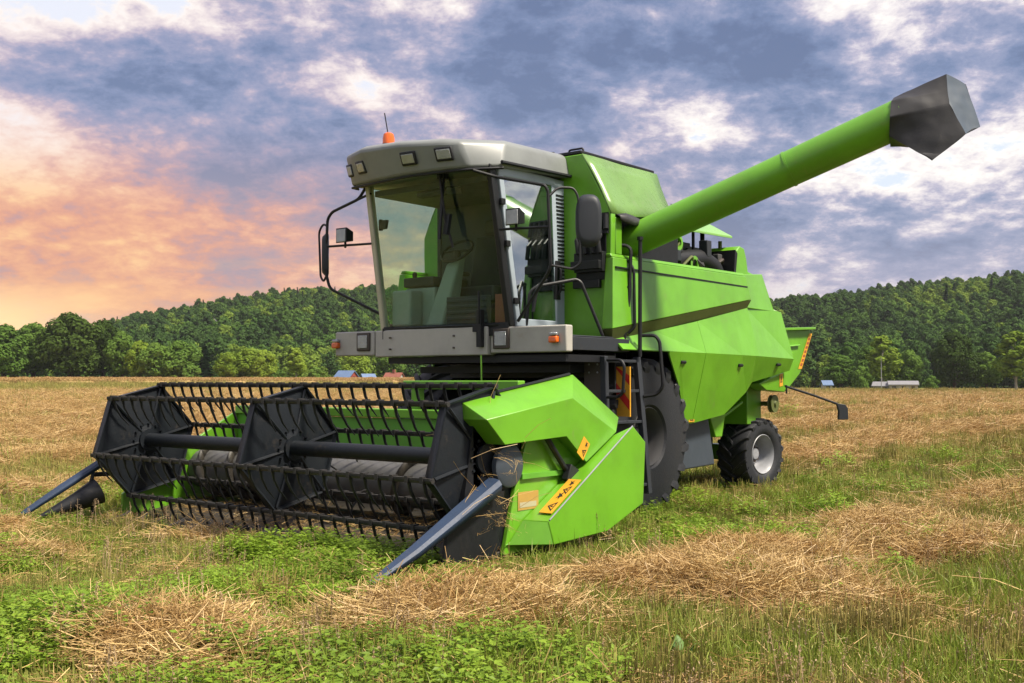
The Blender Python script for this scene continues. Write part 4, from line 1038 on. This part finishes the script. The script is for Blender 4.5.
scatter('stubble',[stub_src(2*i+1) for i in range(4)],Z(m),size(r[m])*rng.uniform(.6,1.2,m.sum()),'short cut grain stubble standing across the whole field',.05,None,True)
x,y,r = sample(100000, 3.2, 165, 1.5); s = straw_amount(x,y); g = gold_amount(x,y)
m = (rng.random(len(x)) < np.clip(1.1*smooth(.26,.70,s)+.03*g+.018*(r<16),0,1)) & ~in_tyre(x,y) & ~under(x,y)
scatter('straw_windrows',[straw_src(i) for i in range(6)],Z(m),np.maximum(1,r[m]/14)**.5*rng.uniform(.55,1.05,m.sum()),'golden dry straw lying in loose heaps and long rows',.18)
x,y,r = sample(14000, 3.2, 40, 1.6); s = straw_amount(x,y)
m = (rng.random(len(x)) < .10+.6*smooth(.12,.4,s)) & ~in_tyre(x,y) & ~under(x,y)
scatter('loose_straw',[chaff_src(i) for i in range(4)],Z(m),size(r[m])*rng.uniform(.6,1.2,m.sum()),'thin scattered straw and chaff on the stubble',.1)
x,y,r = sample(5200, 3.6, 22, 1.2); s = straw_amount(x,y)
m = (rng.random(len(x)) < .015+.16*smooth(.3,.5,s)) & ~in_tyre(x,y) & ~under(x,y)
scatter('long_straw',[long_src(i) for i in range(5)],Z(m),rng.uniform(.5,1.0,m.sum()),'long bent straw stalks poking out of the heaps',.2)
x,y,r = sample(5200, 3.6, 17, 1.2); s = straw_amount(x,y)
m = (rng.random(len(x)) < .02+.2*smooth(.52,.7,vnoise(x+3,y+8,1.3))) & ~in_tyre(x,y) & (s<.6) & ~under(x,y)
scatter('seed_heads',[seed_src(i) for i in range(5)],Z(m),rng.uniform(.55,1.05,m.sum()),'pinkish dry seed heads on thin stalks among the weeds',.08)
# straw caught on the right end of the header
pts = np.array([(2.33+rng.uniform(-.05,.08),-3.62+rng.uniform(-.12,.12),.25+.75*rng.random()) for _ in range(13)])
scatter('caught_straw',[long_src(9),chaff_src(9)],pts,rng.uniform(.35,.7,13),'dry straw caught behind the right crop divider',.9)

N_ = 70; xx = rng.uniform(-2.1,2.1,N_); yy = rng.uniform(-3.7,-2.6,N_)
scatter('chaff_on_header',[chaff_src(7),chaff_src(8)],np.stack([xx,yy,.10+.06*(yy+3.8)],-1),rng.uniform(.4,.9,N_),'chopped straw and chaff lying inside the header trough',.15)
# ------------------------------------------------------------------ standing grain beyond the cut
def crop():
    az = np.linspace(-110,-36.5,300); dd = np.array([0,.01,.5,4,10,20,35,55,80,105,125])
    A, D_ = np.meshgrid(az, dd, indexing='ij')
    edge = 150+1.5*np.sin(az*1.7)+10*smooth(-50,-38,az); DD = edge[:,None]+D_
    X = CAM[0]+DD*np.sin(np.radians(A)); Y = CAM[1]+DD*np.cos(np.radians(A))
    Zt = zfield(X,Y); Z_ = Zt+.72+.06*(vnoise(X,Y,1.2)-.5)
    Z_[:,0] = Zt[:,0]-.1; Z_[:,1] = Zt[:,1]+.55
    V = np.stack([X,Y,Z_],-1); n,m = A.shape
    V = np.concatenate([V.reshape(-1,3)], 0)
    F = [(i*m+j,i*m+j+1,(i+1)*m+j+1,(i+1)*m+j) for i in range(n-1) for j in range(m-1)]
    me = bpy.data.meshes.new('standing_grain'); me.from_pydata(V.tolist(),[],F)
    m_, t, out = newmat('standing_grain'); co = t.n('ShaderNodeTexCoord').outputs['Object']
    nn = t.noise(co,1.4,6,.75); c = t.ramp(nn,[(.25,(.20,.125,.05)),(.55,(.33,.22,.095)),(.8,(.45,.33,.16))])
    p = t.n('ShaderNodeBsdfPrincipled',{'Base Color':c,'Roughness':.9,'Specular IOR Level':.1}); t.nt.links.new(p.outputs[0],out.inputs[0]); me.materials.append(m_)
    o = bpy.data.objects.new('standing_grain',me); COL.objects.link(o); tag(o,'band of uncut tan grain standing at the far left edge of the field',None,None,'stuff')
crop()
n=4200; az=rng.uniform(-95,-37,n); d=150+rng.random(n)**2*60; x=CAM[0]+d*np.sin(np.radians(az)); y=CAM[1]+d*np.cos(np.radians(az)); d0=150+1.5*np.sin(az*1.7)+10*smooth(-50,-38,az); mm=d>d0-.2
x,y=x[mm],y[mm]
scatter('grain_ears',[wheat_src(i) for i in range(3)],np.stack([x,y,zfield(x,y)],-1),rng.uniform(.9,1.1,len(x)),'uneven ears along the front of the uncut grain',.03)

# ------------------------------------------------------------------ hills
def hill_h(x, y):
    az, d = polar(x, y)
    # crest elevation angle as a function of azimuth (degrees), then the slope rises from the field edge to it
    a = np.array([-120,-66,-60.5,-58,-54.5,-50,-46.3,-43,-38,-33,-28,-25,-23,-20,-17,-13.5,-8,10,60])
    e = np.array([1.8,1.8,2.1,2.85,3.75,4.6,4.85,4.8,4.4,4.0,4.0,4.25,4.45,4.75,5.05,5.35,5.6,5.0,3.5])
    crest = np.interp(az, a, e)
    h = np.tan(np.radians(np.maximum(crest-.60,.3)))*735
    s = smooth(330, 735, d)
    s = s*(.75+.25*smooth(330,500,d)) + 0
    bump = 6*(vnoise(x,y,70)-.5)*smooth(340,450,d)*smooth(760,600,d) + 5*(vnoise(x+99,y,160)-.5)*smooth(380,520,d)
    back = smooth(1500, 800, d)
    return -1 + h*s*back + bump*smooth(360,500,d)
def hills():
    az = np.linspace(-125,60,420); dd = np.concatenate([np.linspace(285,860,70), np.linspace(900,1600,12)])
    A,D_ = np.meshgrid(np.radians(az),dd,indexing='ij'); X = CAM[0]+D_*np.sin(A); Y = CAM[1]+D_*np.cos(A); Z_ = hill_h(X,Y)
    n,m = A.shape; F = [(i*m+j,i*m+j+1,(i+1)*m+j+1,(i+1)*m+j) for i in range(n-1) for j in range(m-1)]
    me = bpy.data.meshes.new('hills'); me.from_pydata(np.stack([X,Y,Z_],-1).reshape(-1,3).tolist(),[],F); me.polygons.foreach_set('use_smooth',[True]*len(me.polygons))
    me.materials.append(paint('forest_floor',(.02,.035,.012),.95,dirt=.5,dirtcol=(.05,.05,.02),scale=.05,spec=.1))
    o = bpy.data.objects.new('hills',me); COL.objects.link(o); tag(o,'wooded hills behind the field',None,None,'structure')
hills()

# ------------------------------------------------------------------ trees
def crownmat(name, c0, c1):
    m, t, out = newmat(name)
    ri = t.n('ShaderNodeNewGeometry').outputs['Random Per Island']; oi = t.n('ShaderNodeObjectInfo').outputs['Random']
    co = t.n('ShaderNodeTexCoord').outputs['Object']; n = t.noise(t.n('ShaderNodeNewGeometry').outputs['Position'], .035, 4, .6)
    f = t.math('ADD', t.math('ADD', t.math('MULTIPLY', ri, .25), t.math('MULTIPLY', oi, .5)), t.math('MULTIPLY', t.math('SUBTRACT', n, .22), .75), clamp=True)
    c = t.mix(f, c0, c1)
    d = t.n('ShaderNodeBsdfDiffuse', {'Color': c}); tr = t.n('ShaderNodeBsdfTranslucent', {'Color': c})
    mx = t.n('ShaderNodeMixShader', {0: .25, 1: d.outputs[0], 2: tr.outputs[0]}); t.nt.links.new(mx.outputs[0], out.inputs[0]); return m
CM = {'dark': crownmat('dark_leaves',(.022,.045,.012),(.065,.105,.022)),
      'mid': crownmat('green_leaves',(.045,.10,.018),(.13,.215,.04)),
      'light': crownmat('light_leaves',(.10,.165,.02),(.24,.33,.045)),
      'fir': crownmat('fir_needles',(.014,.034,.018),(.035,.07,.026))}
FM = {'dark': crownmat('far_dark_leaves',(.024,.056,.018),(.072,.13,.034)), 'mid': crownmat('far_green_leaves',(.034,.085,.018),(.11,.19,.04)), 'light': crownmat('far_light_leaves',(.07,.13,.02),(.19,.27,.045))}
BARK = paint('tree_bark',(.07,.055,.04),.9,dirt=.4,spec=.1)
BIRCH = paint('pale_bark',(.28,.26,.23),.8,dirt=.5,dirtcol=(.06,.05,.04),spec=.1)
def crown_mesh(seed, Ht, Wd, z0, nlob, nleaf, lsz, mat, shape=1.0):
    r = random.Random(seed); V = []; F = []
    lobes = []
    for k in range(nlob):
        t = (k+.5)/nlob; z = z0+(Ht-z0)*(.10+.86*t)
        w = Wd*.5*(math.sin(math.pi*min(1,(.16+.84*t))**shape)**.65)
        a = k*2.4+r.uniform(-.6,.6); q = w*math.sqrt(r.uniform(.15,1))*.72
        R_ = Wd*r.uniform(.15,.26)*(1.05-.45*t)*(24/max(24,nlob))**.5
        lobes.append((q*math.cos(a), q*math.sin(a), z, R_))
    for k in range(nleaf):
        cx,cy,cz,R_ = lobes[r.randrange(nlob)] if r.random() < .93 else (r.uniform(-.28,.28)*Wd,r.uniform(-.28,.28)*Wd,r.uniform(z0,Ht*.75),Wd*.12)
        u = r.uniform(-1,1); a = r.uniform(0,6.283); q = math.sqrt(1-u*u); rad = R_*(.55+.5*r.random()**.5)
        n = Vector((q*math.cos(a),q*math.sin(a),u)); p = Vector((cx,cy,cz))+Vector((n.x,n.y,n.z*.8))*rad
        if p.z < z0*.75: continue
        nn = (n+Vector((r.gauss(0,.28),r.gauss(0,.28),r.gauss(0,.28)+.3))).normalized(); ax = nn.orthogonal().normalized(); bx = nn.cross(ax)
        th = r.uniform(0,6.28); ax, bx = ax*math.cos(th)+bx*math.sin(th), bx*math.cos(th)-ax*math.sin(th)
        s = lsz*r.uniform(.6,1.3); o = len(V)
        V += [tuple(p-ax*s*.6),tuple(p-bx*s*.4+nn*s*.08),tuple(p+ax*s*.6),tuple(p+bx*s*.4-nn*s*.05)]; F.append((o,o+1,o+2,o+3))
    me = bpy.data.meshes.new('crown'); me.from_pydata(V,[],F); me.materials.append(mat); return me, lobes
def trunk_mesh(seed, Ht, z0, lobes, mat, r0):
    r = random.Random(seed); b = MB(); top = Ht*.72
    pts = [(0,0,-.3)]+[(r.gauss(0,.12)*t*3,r.gauss(0,.12)*t*3,top*t) for t in (.2,.45,.7,1)]
    b.tube(pts,[r0*1.25,r0,r0*.75,r0*.5,r0*.2],7)
    for cx,cy,cz,R_ in lobes[::2]:
        zb = max(z0*.6,cz-R_-abs(cx)*.6-1.2); b.tube([(0,0,zb),(cx*.45,cy*.45,zb+(cz-zb)*.55),(cx,cy,cz)],[r0*.4,r0*.25,r0*.08],5)
    me = bpy.data.meshes.new('trunk'); me.from_pydata(b.v,[],b.f); me.materials.append(mat); return me
def fir_mesh(seed, Ht, Wd, mat, n=900):
    r = random.Random(seed); V = []; F = []
    for k in range(n):
        t = r.random()**1.2; z = Ht*(.08+.92*t); w = Wd*.5*min(1,(1-t)*1.15)**.75*(.75+.25*math.sin(z*5.2+seed)); a = r.uniform(0,6.283); q = w*math.sqrt(r.uniform(.25,1))
        p = Vector((q*math.cos(a),q*math.sin(a),z-q*.25)); d = Vector((math.cos(a),math.sin(a),-.35)).normalized(); sd = d.cross(Vector((0,0,1))).normalized(); s = Ht*.055*r.uniform(.6,1.3)
        o = len(V); V += [tuple(p-d*s),tuple(p+sd*s*.45),tuple(p+d*s*.8),tuple(p-sd*s*.45)]; F.append((o,o+1,o+2,o+3))
    me = bpy.data.meshes.new('crown'); me.from_pydata(V,[],F); me.materials.append(mat); return me
kinds = {}
for key,(seed,Ht,Wd,z0,nl,nf,ls,mat,bark,r0) in {
    'oak':(1,15,16,2.0,34,9000,.62,CM['dark'],BARK,.45), 'round':(2,11,10,1.6,24,6000,.55,CM['mid'],BARK,.28), 'pale':(3,10,9,1.4,22,5200,.52,CM['light'],BARK,.25),
    'birch':(4,13,6.5,2.6,24,4200,.46,CM['light'],BIRCH,.18), 'bush':(5,5,6,.2,18,3200,.42,CM['mid'],BARK,.12), 'ash':(6,14,11,2.2,28,7000,.58,CM['mid'],BARK,.32)}.items():
    cm, lb = crown_mesh(seed,Ht,Wd,z0,nl,nf,ls,mat); kinds[key] = (cm, trunk_mesh(seed,Ht,z0,lb,bark,r0), Ht, Wd)
kinds['fir'] = (fir_mesh(9,16,5.5,CM['fir'],2600), trunk_mesh(9,16,2,[],BARK,.2), 16, 5.5)
def tree(kind, name, az, d, h, w, label, group, rot=None):
    x, y = at(az, d); cm, tm, Ht, Wd = kinds[kind]
    zz = float(max(zfield(x,y), hill_h(x,y))) if d < 330 else float(hill_h(x,y))
    e = empty(name, (x,y,zz-.2)); e.scale = (w/Wd,w/Wd,h/Ht); e.rotation_euler = (0,0,rot if rot is not None else random.uniform(0,6.28))
    tag(e, label, 'tree', group)
    for n_, me in (('crown',cm),('trunk',tm)):
        o = bpy.data.objects.new(n_, me); COL.objects.link(o); o.parent = e
#__TREES__
GL = 'trees along the left edge of the field'; GR = 'trees along the right edge of the field'
for row in (
 ('oak','oak_tree',-60.4,285,15.8,19,'broad dark oak with the tallest ragged crown at the left of the treeline',GL),
 ('ash','ash_tree',-63.3,285,13.0,14,'dark tree touching the sunset glow at the far left edge',GL),
 ('ash','ash_tree',-62.0,292,13.8,13,'dark rounded tree between the far left edge and the broad oak',GL),
 ('oak','oak_tree',-58.9,290,14.6,14,'dark wide tree standing close on the right of the broad oak',GL),
 ('round','broadleaf_tree',-58.0,282,11.6,9.5,'mid green tree right of the two dark oaks',GL),
 ('pale','broadleaf_tree',-57.2,279,9.6,7.5,'pale green tree in the gap beside the oaks',GL),
 ('round','broadleaf_tree',-56.4,276,8.8,10,'low round green tree at the foot of the left hill',GL),
 ('round','broadleaf_tree',-55.3,278,9.4,10.5,'fuller round tree next to a dark slim one',GL),
 ('fir','fir_tree',-54.1,281,8.6,5.5,'dark slim conifer before the wooded hill',GL),
 ('pale','broadleaf_tree',-53.0,276,7.0,7.0,'small pale tree right of the slim dark conifer',GL),
 ('pale','broadleaf_tree',-52.0,278,8.0,8.5,'pale spreading tree above the reel end of the header',GL),
 ('pale','broadleaf_tree',-51.2,275,7.6,7.5,'yellowish spreading tree above the middle of the reel',GL),
 ('birch','birch_tree',-49.6,279,8.4,6.0,'narrow light tree standing by itself left of the blue roofed barn',GL),
 ('bush','bush',-54.7,274,3.6,5.5,'low bush at the edge of the grain under the round trees',GL),
 ('bush','bush',-50.5,274,2.8,4.5,'small pale bush beside the narrow light tree',GL),
 ('bush','bush',-48.6,275,3.4,5,'low grey green bush just left of the barn',GL),
 ('pale','broadleaf_tree',-46.55,292,7.6,8.5,'bright round tree standing between the blue roofed barn and the shed',GL),
 ('round','broadleaf_tree',-44.9,296,9,9,'green tree behind the red roofed cottage',GL),
 ('ash','ash_tree',-21.9,286,8.6,10,'dark leafy tree beside the rear chute of the combine',GR),
 ('bush','bush',-20.9,270,5.6,5,'small pointed bush right of the rear chute',GR),
 ('birch','birch_tree',-19.9,283,13.4,9.5,'pale tall tree just left of the slender mast',GR),
 ('round','broadleaf_tree',-18.7,288,9.5,8.5,'light green tree just right of the slender mast',GR),
 ('ash','ash_tree',-20.6,292,11,9,'dark tree behind the pale tall tree',GR),
 ('oak','oak_tree',-16.6,284,13.6,13,'stout tree with a dark foot right of the white cottage',GR),
 ('birch','birch_tree',-13.9,281,14.0,11,'tall light green tree at the right edge of the picture',GR),
 ('bush','bush',-17.6,274,3.4,4,'small bush right beside the white cottage',GR),
 ('ash','ash_tree',-15.2,288,9.0,9,'dark low tree between the stout tree and the tall light one',GR),
 ('ash','ash_tree',-12.6,286,12.0,11,'green tree cut by the right edge of the picture',GR)):
    tree(*row)
# the wooded hillsides: nobody could count these
def wood():
    n = 17000; az = rng.uniform(-98,22,n); d = np.sqrt(rng.uniform(330**2,800**2,n))
    x = CAM[0]+d*np.sin(np.radians(az)); y = CAM[1]+d*np.cos(np.radians(az))
    cliff = (np.abs(az+53.6) < .55) & (d > 545) & (d < 585)
    keep = ~cliff; x, y, d, az = x[keep], y[keep], d[keep], az[keep]
    src = []
    for k,(Ht,Wd,mt) in enumerate(((13,10,FM['mid']),(12,11,FM['mid']),(14,9,FM['dark']),(12,10,FM['light']),(15,11,FM['dark']))):
        cm,_ = crown_mesh(40+k,Ht,Wd,1.0,28,2600,.75,mt); src.append(bpy.data.objects.new('broadleaf_tree',cm))
    src.append(bpy.data.objects.new('fir_tree',fir_mesh(60,18,5.5,CM['fir'],700))); src.append(bpy.data.objects.new('fir_tree',fir_mesh(61,15,5,CM['fir'],600)))
    patch = vnoise(x,y,55)
    lowpale = smooth(560,420,d)
    pr = rng.random(len(x)); idx = np.where(pr < .26, 0, np.where(pr < .45, 1, np.where(pr < .62, 2, np.where(pr < .78, 3, 4))))
    idx = np.where((patch > .62) & (rng.random(len(x)) < .6), 3, idx)
    idx = np.where((patch < .38) & (rng.random(len(x)) < .6), 2, idx)
    firp = .05+.30*smooth(640,740,d)*smooth(-30,-50,az)+.05*smooth(620,700,d)
    idx = np.where(rng.random(len(x)) < firp, np.where(rng.random(len(x)) < .5, 5, 6), idx)
    sc = rng.uniform(.45,1.15,len(x))*(1-.35*smooth(480,700,d))*np.where(idx >= 5, .8, 1)
    scatter('hillside_forest',src,np.stack([x,y,hill_h(x,y)-.6],-1),sc,'dense mixed forest covering the hills behind the field',.04,idx)
wood()
b = MB()   # bare rock face in the wooded left hill
x, y = at(-53.6, 575); z = float(hill_h(x,y)); r_ = random.Random(5); V = []; n, m = 9, 7
dx, dy = math.cos(R(-53.6)), -math.sin(R(-53.6)); fx, fy = math.sin(R(-53.6)), math.cos(R(-53.6))
for j in range(m):
    for i in range(n):
        u = (i/(n-1)-.5)*13; w = j/(m-1)*8; q = 6*j/(m-1)+r_.uniform(-1.5,1.5)+(.35*abs(u))
        V.append((x+dx*u+fx*q, y+dy*u+fy*q, z-4+w*(1-.05*abs(u))+r_.uniform(-.7,.7)))
b.add(V,[(j*n+i,j*n+i+1,(j+1)*n+i+1,(j+1)*n+i) for j in range(m-1) for i in range(n-1)])
o = b.build('rock_face', paint('bare_rock',(.10,.10,.105),.9,dirt=.7,dirtcol=(.10,.10,.10),scale=.3,bump=.5), smooth=False); o.modifiers.new('t','SOLIDIFY').thickness = 2.5
tag(o,'small bare grey rock face in the wooded left hill','rock face')

# ------------------------------------------------------------------ far buildings and the mast
HM = {'red': paint('barn_red',(.26,.045,.03),.7,dirt=.3), 'blue': paint('blue_roof',(.10,.16,.28),.5,dirt=.3), 'tile': paint('red_tiles',(.22,.07,.045),.7,dirt=.3),
      'white': paint('white_boards',(.36,.35,.33),.6,dirt=.3), 'grey': paint('grey_roof',(.20,.20,.21),.6,dirt=.3), 'win': paint('dark_window',(.03,.035,.04),.2,dirt=0)}
def house(name, az, d, L, Wd, h, rh, wall, roof, turn, label, cat, zoff=0, wins=3, chimney=False):
    x, y = at(az, d); z = float(zfield(x,y))+zoff
    e = empty(name,(x,y,z)); e.rotation_euler = (0,0,R(-az+turn)); tag(e,label,cat)
    b = MB(); b.prism_x([(-Wd/2,0),(Wd/2,0),(Wd/2,h),(0,h+rh),(-Wd/2,h)],-L/2,L/2); b.build('wall',HM[wall],e,smooth=False)
    b = MB()
    for s in (1,-1): b.loft([(-L/2-.3,s*(Wd/2+.4),h-.4*rh/(Wd/2)+.02),(L/2+.3,s*(Wd/2+.4),h-.4*rh/(Wd/2)+.02),(L/2+.3,0,h+rh+.02),(-L/2-.3,0,h+rh+.02)],[(-L/2-.3,s*(Wd/2+.4),h-.4*rh/(Wd/2)+.22),(L/2+.3,s*(Wd/2+.4),h-.4*rh/(Wd/2)+.22),(L/2+.3,0,h+rh+.24),(-L/2-.3,0,h+rh+.24)])
    rf = b.build('roof',HM[roof],e,smooth=False)
    if chimney:
        b = MB(); b.box(-.35,.35,-.3,.3,h+rh-.4,h+rh+1.0); b.build('chimney',HM['tile'],rf,smooth=False)
    for k in range(wins):
        xx = -L/2+L*(k+.5)/wins
        b = MB(); b.box(xx-.45,xx+.45,-Wd/2-.05,-Wd/2-.003,h*.38,h*.82); b.build('window',HM['win'],e,smooth=False)
    b = MB(); b.box(L/2+.003,L/2+.06,-.5,.5,0.02,2.0); b.build('door',HM['win'],e,smooth=False)
house('barn',-47.05,281,4.6,4.2,1.6,1.7,'red','blue',-38,'dark red barn with blue roof beyond the grain','barn',-1.0)
house('shed',-45.95,284,3.2,3,1.2,1.2,'white','blue',20,'small shed with blue roof right of the bright round tree','shed',-.9)
house('cottage',-44.62,284,4.4,4,1.8,1.7,'white','tile',-30,'pale cottage with red roof beside the hidden front tyre','cottage',-1.7,wins=2,chimney=True)
house('cottage',-18.95,272,6.2,4,1.8,.7,'white','grey',4,'long low white cottage at the foot of the right hill','cottage',-.6,wins=3)
house('shed',-19.75,273,5.2,3.6,1.5,.8,'grey','grey',-8,'grey shed left of the white cottage by the mast','shed',-.6,wins=1)
house('shed',-22.55,274,2.0,2.4,1.6,.8,'white','blue',15,'tiny pale shed among the dark trees beside the rear chute','shed',-.4,wins=1)
mx, my = at(-19.95, 262); mz = float(zfield(mx,my))
e = empty('mast',(mx,my,mz)); tag(e,'slender grey mast standing at the right field edge','mast')
b = MB(); b.tube([(0,0,-.2),(0,0,7.4)],[.11,.06],8); b.build('pole',M['rim'],e); b = MB(); b.box(-.5,.5,-.04,.04,7.0,7.1); b.build('crossarm',M['brown'],e)

# broad leaved weed close to the camera, and one leaf of a tall weed at the right
def weed(name, loc, leaves, label):
    e = empty(name, loc); tag(e, label, 'plant')
    b = MB(); b.tube([(0,0,-.02),(.01,0,.10)],.006,6); b.build('stem',LM['clover'],e)
    for a,L,w,up_ in leaves:
        b = MB(); n = 7; V = []
        for k in range(n):
            t = k/(n-1); ww = w*math.sin(math.pi*(.06+.94*t)**.8)*.5; hh = L*(t*up_-.25*t*t*(1.3-up_)); rr = L*t*(1.15-up_*.75)
            c, s = math.cos(a), math.sin(a)
            for q in (-1,0,1): V.append((rr*c-q*ww*s, rr*s+q*ww*c, .03+hh+abs(q)*ww*.25))
        b.add(V,[(k*3+j,k*3+j+1,(k+1)*3+j+1,(k+1)*3+j) for k in range(n-1) for j in range(2)])
        o = b.build('leaf',BL,e); o.modifiers.new('t','SOLIDIFY').thickness = .0015
BL = leafmat('grey_green_leaf',(.07,.15,.035),(.15,.25,.07),.45,.25,.5)
x, y = 4.87,-5.30
weed('broadleaf_weed',(x,y,float(zfield(x,y))+.01),((2.4,.15,.07,.95),(.2,.15,.065,.85),(-1.4,.16,.07,.6),(3.6,.15,.07,.55),(1.2,.13,.06,.7),(5.2,.15,.065,.5),(4.4,.13,.06,.9)),'grey green broad leaved weed at the bottom edge')

# ------------------------------------------------------------------ air
b = MB(); b.box(-2400,2400,-2400,2400,-6,135)
m_, t, out = newmat('haze'); pvn = t.n('ShaderNodeVolumePrincipled', {'Color': (.92,.93,1.0,1), 'Density': .00008, 'Anisotropy': .2}); t.nt.links.new(pvn.outputs[0], out.inputs['Volume'])
o = b.build('haze', m_, smooth=False); tag(o, 'thin evening haze over the field and hills', None, None, 'stuff')

# ------------------------------------------------------------------ sky, sun
SUN_AZ, SUN_EL = 80, 56
W = bpy.data.worlds.new('World'); S.world = W; W.use_nodes = True; W.node_tree.nodes.clear(); t = NT(W.node_tree)
wo = t.n('ShaderNodeOutputWorld')
d = t.n('ShaderNodeTexCoord').outputs['Generated']
sx = t.n('ShaderNodeSeparateXYZ', {0: d}).outputs; dx_, dy_, dz_ = sx
zc = t.math('MAXIMUM', dz_, 0.0)
az_ = t.math('MULTIPLY', t.math('ARCTAN2', dx_, dy_), 180/math.pi)          # degrees
# left (sunset) weight: 1 at the sun's azimuth and fading round the horizon
dl = t.math('ABSOLUTE', t.math('ADD', az_, 66.0))
left = t.maprange(dl, 6, 46, 1, 0); glow = t.maprange(dl, 0, 11, 1, 0)
el = t.math('MULTIPLY', t.math('ARCSINE', zc), 180/math.pi)
inv = t.math('DIVIDE', 1.0, t.math('ADD', zc, .33))
cu, su = math.cos(R(38.5)), math.sin(R(38.5))
px = t.math('MULTIPLY', t.math('ADD', t.math('MULTIPLY', dx_, cu), t.math('MULTIPLY', dy_, su)), inv)
py = t.math('MULTIPLY', t.math('ADD', t.math('MULTIPLY', dx_, -su), t.math('MULTIPLY', dy_, cu)), inv)
pv = t.n('ShaderNodeCombineXYZ', {0: px, 1: py, 2: 0.0}).outputs[0]
def mapped(scale, rot, loc):
    q = t.n('ShaderNodeMapping'); q.inputs['Scale'].default_value = scale; q.inputs['Rotation'].default_value = (0,0,R(rot)); q.inputs['Location'].default_value = loc
    t.nt.links.new(pv, q.inputs[0]); return q.outputs[0]
nA = t.noise(mapped((1.0,.85,1),9,(5.3,2.6,0)), 2.5, 12, .62, Distortion=.1)
nB = t.noise(mapped((1.0,.95,1),6,(7.7,4.2,0)), 6.0, 10, .64, Distortion=.15)
nC = t.noise(mapped((.9,.9,1),0,(1.4,9.9,0)), 16.0, 8, .66, Distortion=.2)
def blob(a0, e0, ra, re):      # a cloud bank (or a thin place) centred on azimuth a0, elevation e0
    u = t.math('DIVIDE', t.math('SUBTRACT', az_, a0), ra); v = t.math('DIVIDE', t.math('SUBTRACT', el, e0), re)
    return t.math('EXPONENT', t.math('MULTIPLY', t.math('ADD', t.math('MULTIPLY', u, u), t.math('MULTIPLY', v, v)), -1.0))
cov = t.math('ADD', t.math('MULTIPLY', nA, .46), t.math('ADD', t.math('MULTIPLY', nB, .35), t.math('MULTIPLY', nC, .19)))
for a0,e0,ra,re,k in ((-37,16.5,9,3.2,.085),(-54.5,14.8,6,2.0,.10),(-26,16.0,6,3.0,.05),(-15,15.5,4,3,.07),(-24,6.6,10,1.7,.08),(-38,8.5,7,2.0,.03),(-21,10.3,4.5,1.5,-.10),(-27.5,12.6,3.5,1.6,-.08),(-60,19.0,6,2.4,-.09),(-14,19.5,5,2.5,-.05),(-46,19.5,5,1.6,-.03),(-62,9,9,3,-.03),(-20,40,40,14,.03)):
    cov = t.math('ADD', cov, t.math('MULTIPLY', blob(a0,e0,ra,re), k))
n_ = t.maprange(cov, .405, .605, 0, 1, smooth=False)
c_r = t.ramp(n_, [(0,(.86,.95,1.12)),(.16,(1.25,1.18,1.08)),(.32,(1.0,.90,.90)),(.46,(.60,.55,.68)),(.60,(.33,.36,.54)),(.80,(.185,.245,.43)),(1,(.12,.165,.32))])
c_m = t.ramp(n_, [(0,(1.15,1.02,.98)),(.25,(.98,.72,.66)),(.45,(.70,.50,.55)),(.62,(.42,.38,.54)),(.80,(.27,.31,.50)),(1,(.16,.21,.38))])
c_l = t.ramp(n_, [(0,(1.15,.66,.26)),(.25,(1.0,.45,.20)),(.45,(.86,.34,.18)),(.62,(.64,.30,.26)),(.82,(.46,.29,.33)),(1,(.34,.27,.36))])
c = t.mix(t.maprange(el, 7.5, 14.0), c_l, c_m)
left = t.math('MULTIPLY', left, t.maprange(el, 9.0, 18.0, 1.0, .35))
c = t.mix(left, t.mix(t.maprange(el, 2.5, 9.0), t.mix(.55, c_r, (.47,.42,.60)), c_r), c)
# warm streaks low in the west, the glow itself at the horizon
st = t.math('MULTIPLY', t.maprange(t.noise(mapped((.45,2.0,1),3,(2,2,0)), 2.6, 7, .6), .44, .62), t.math('MULTIPLY', left, t.maprange(el, 1, 9, .75, .0)))
c = t.mix(st, c, (1.1,.52,.19))
g2 = t.math('MULTIPLY', glow, t.maprange(el, 2.8, 5.2, 1, 0)); c = t.mix(t.math('MULTIPLY', g2, .85), c, (1.6,1.05,.42))
# sky brightened towards its unseen zenith as added top light, duller below the horizon
zen = t.maprange(el, 30, 70, 1, 1.75)
c = t.mix(1.0, c, t.n('ShaderNodeCombineColor', {0: zen, 1: zen, 2: zen}).outputs[0], 'MULTIPLY')
bgc = t.n('ShaderNodeBackground', {'Color': c, 'Strength': .66})
sky = t.n('ShaderNodeTexSky', sky_type='NISHITA'); sky.sun_disc = False; sky.sun_elevation = R(SUN_EL); sky.sun_rotation = R(SUN_AZ); sky.air_density = 1.2; sky.dust_density = 2.5
bgs = t.n('ShaderNodeBackground', {'Color': sky.outputs[0], 'Strength': .05})
ad = t.n('ShaderNodeMixShader', {0: .28, 1: bgc.outputs[0], 2: bgs.outputs[0]})
t.nt.links.new(ad.outputs[0], wo.inputs[0])
ld = bpy.data.lights.new('sun','SUN'); ld.energy = 4.8; ld.angle = R(10); ld.color = (1,.90,.75)
lo = bpy.data.objects.new('sun', ld); COL.objects.link(lo); lo.location = (0,0,60)
sv = Vector((math.cos(R(SUN_EL))*math.sin(R(SUN_AZ)), math.cos(R(SUN_EL))*math.cos(R(SUN_AZ)), math.sin(R(SUN_EL))))
lo.rotation_euler = sv.to_track_quat('Z','Y').to_euler()
vs = S.view_settings; vs.view_transform = 'Standard'; vs.look = 'None'; vs.exposure = .82; vs.gamma = 1; vs.use_curve_mapping = False
S.cycles.max_bounces = 8; S.cycles.transparent_max_bounces = 12; S.cycles.use_denoising = True
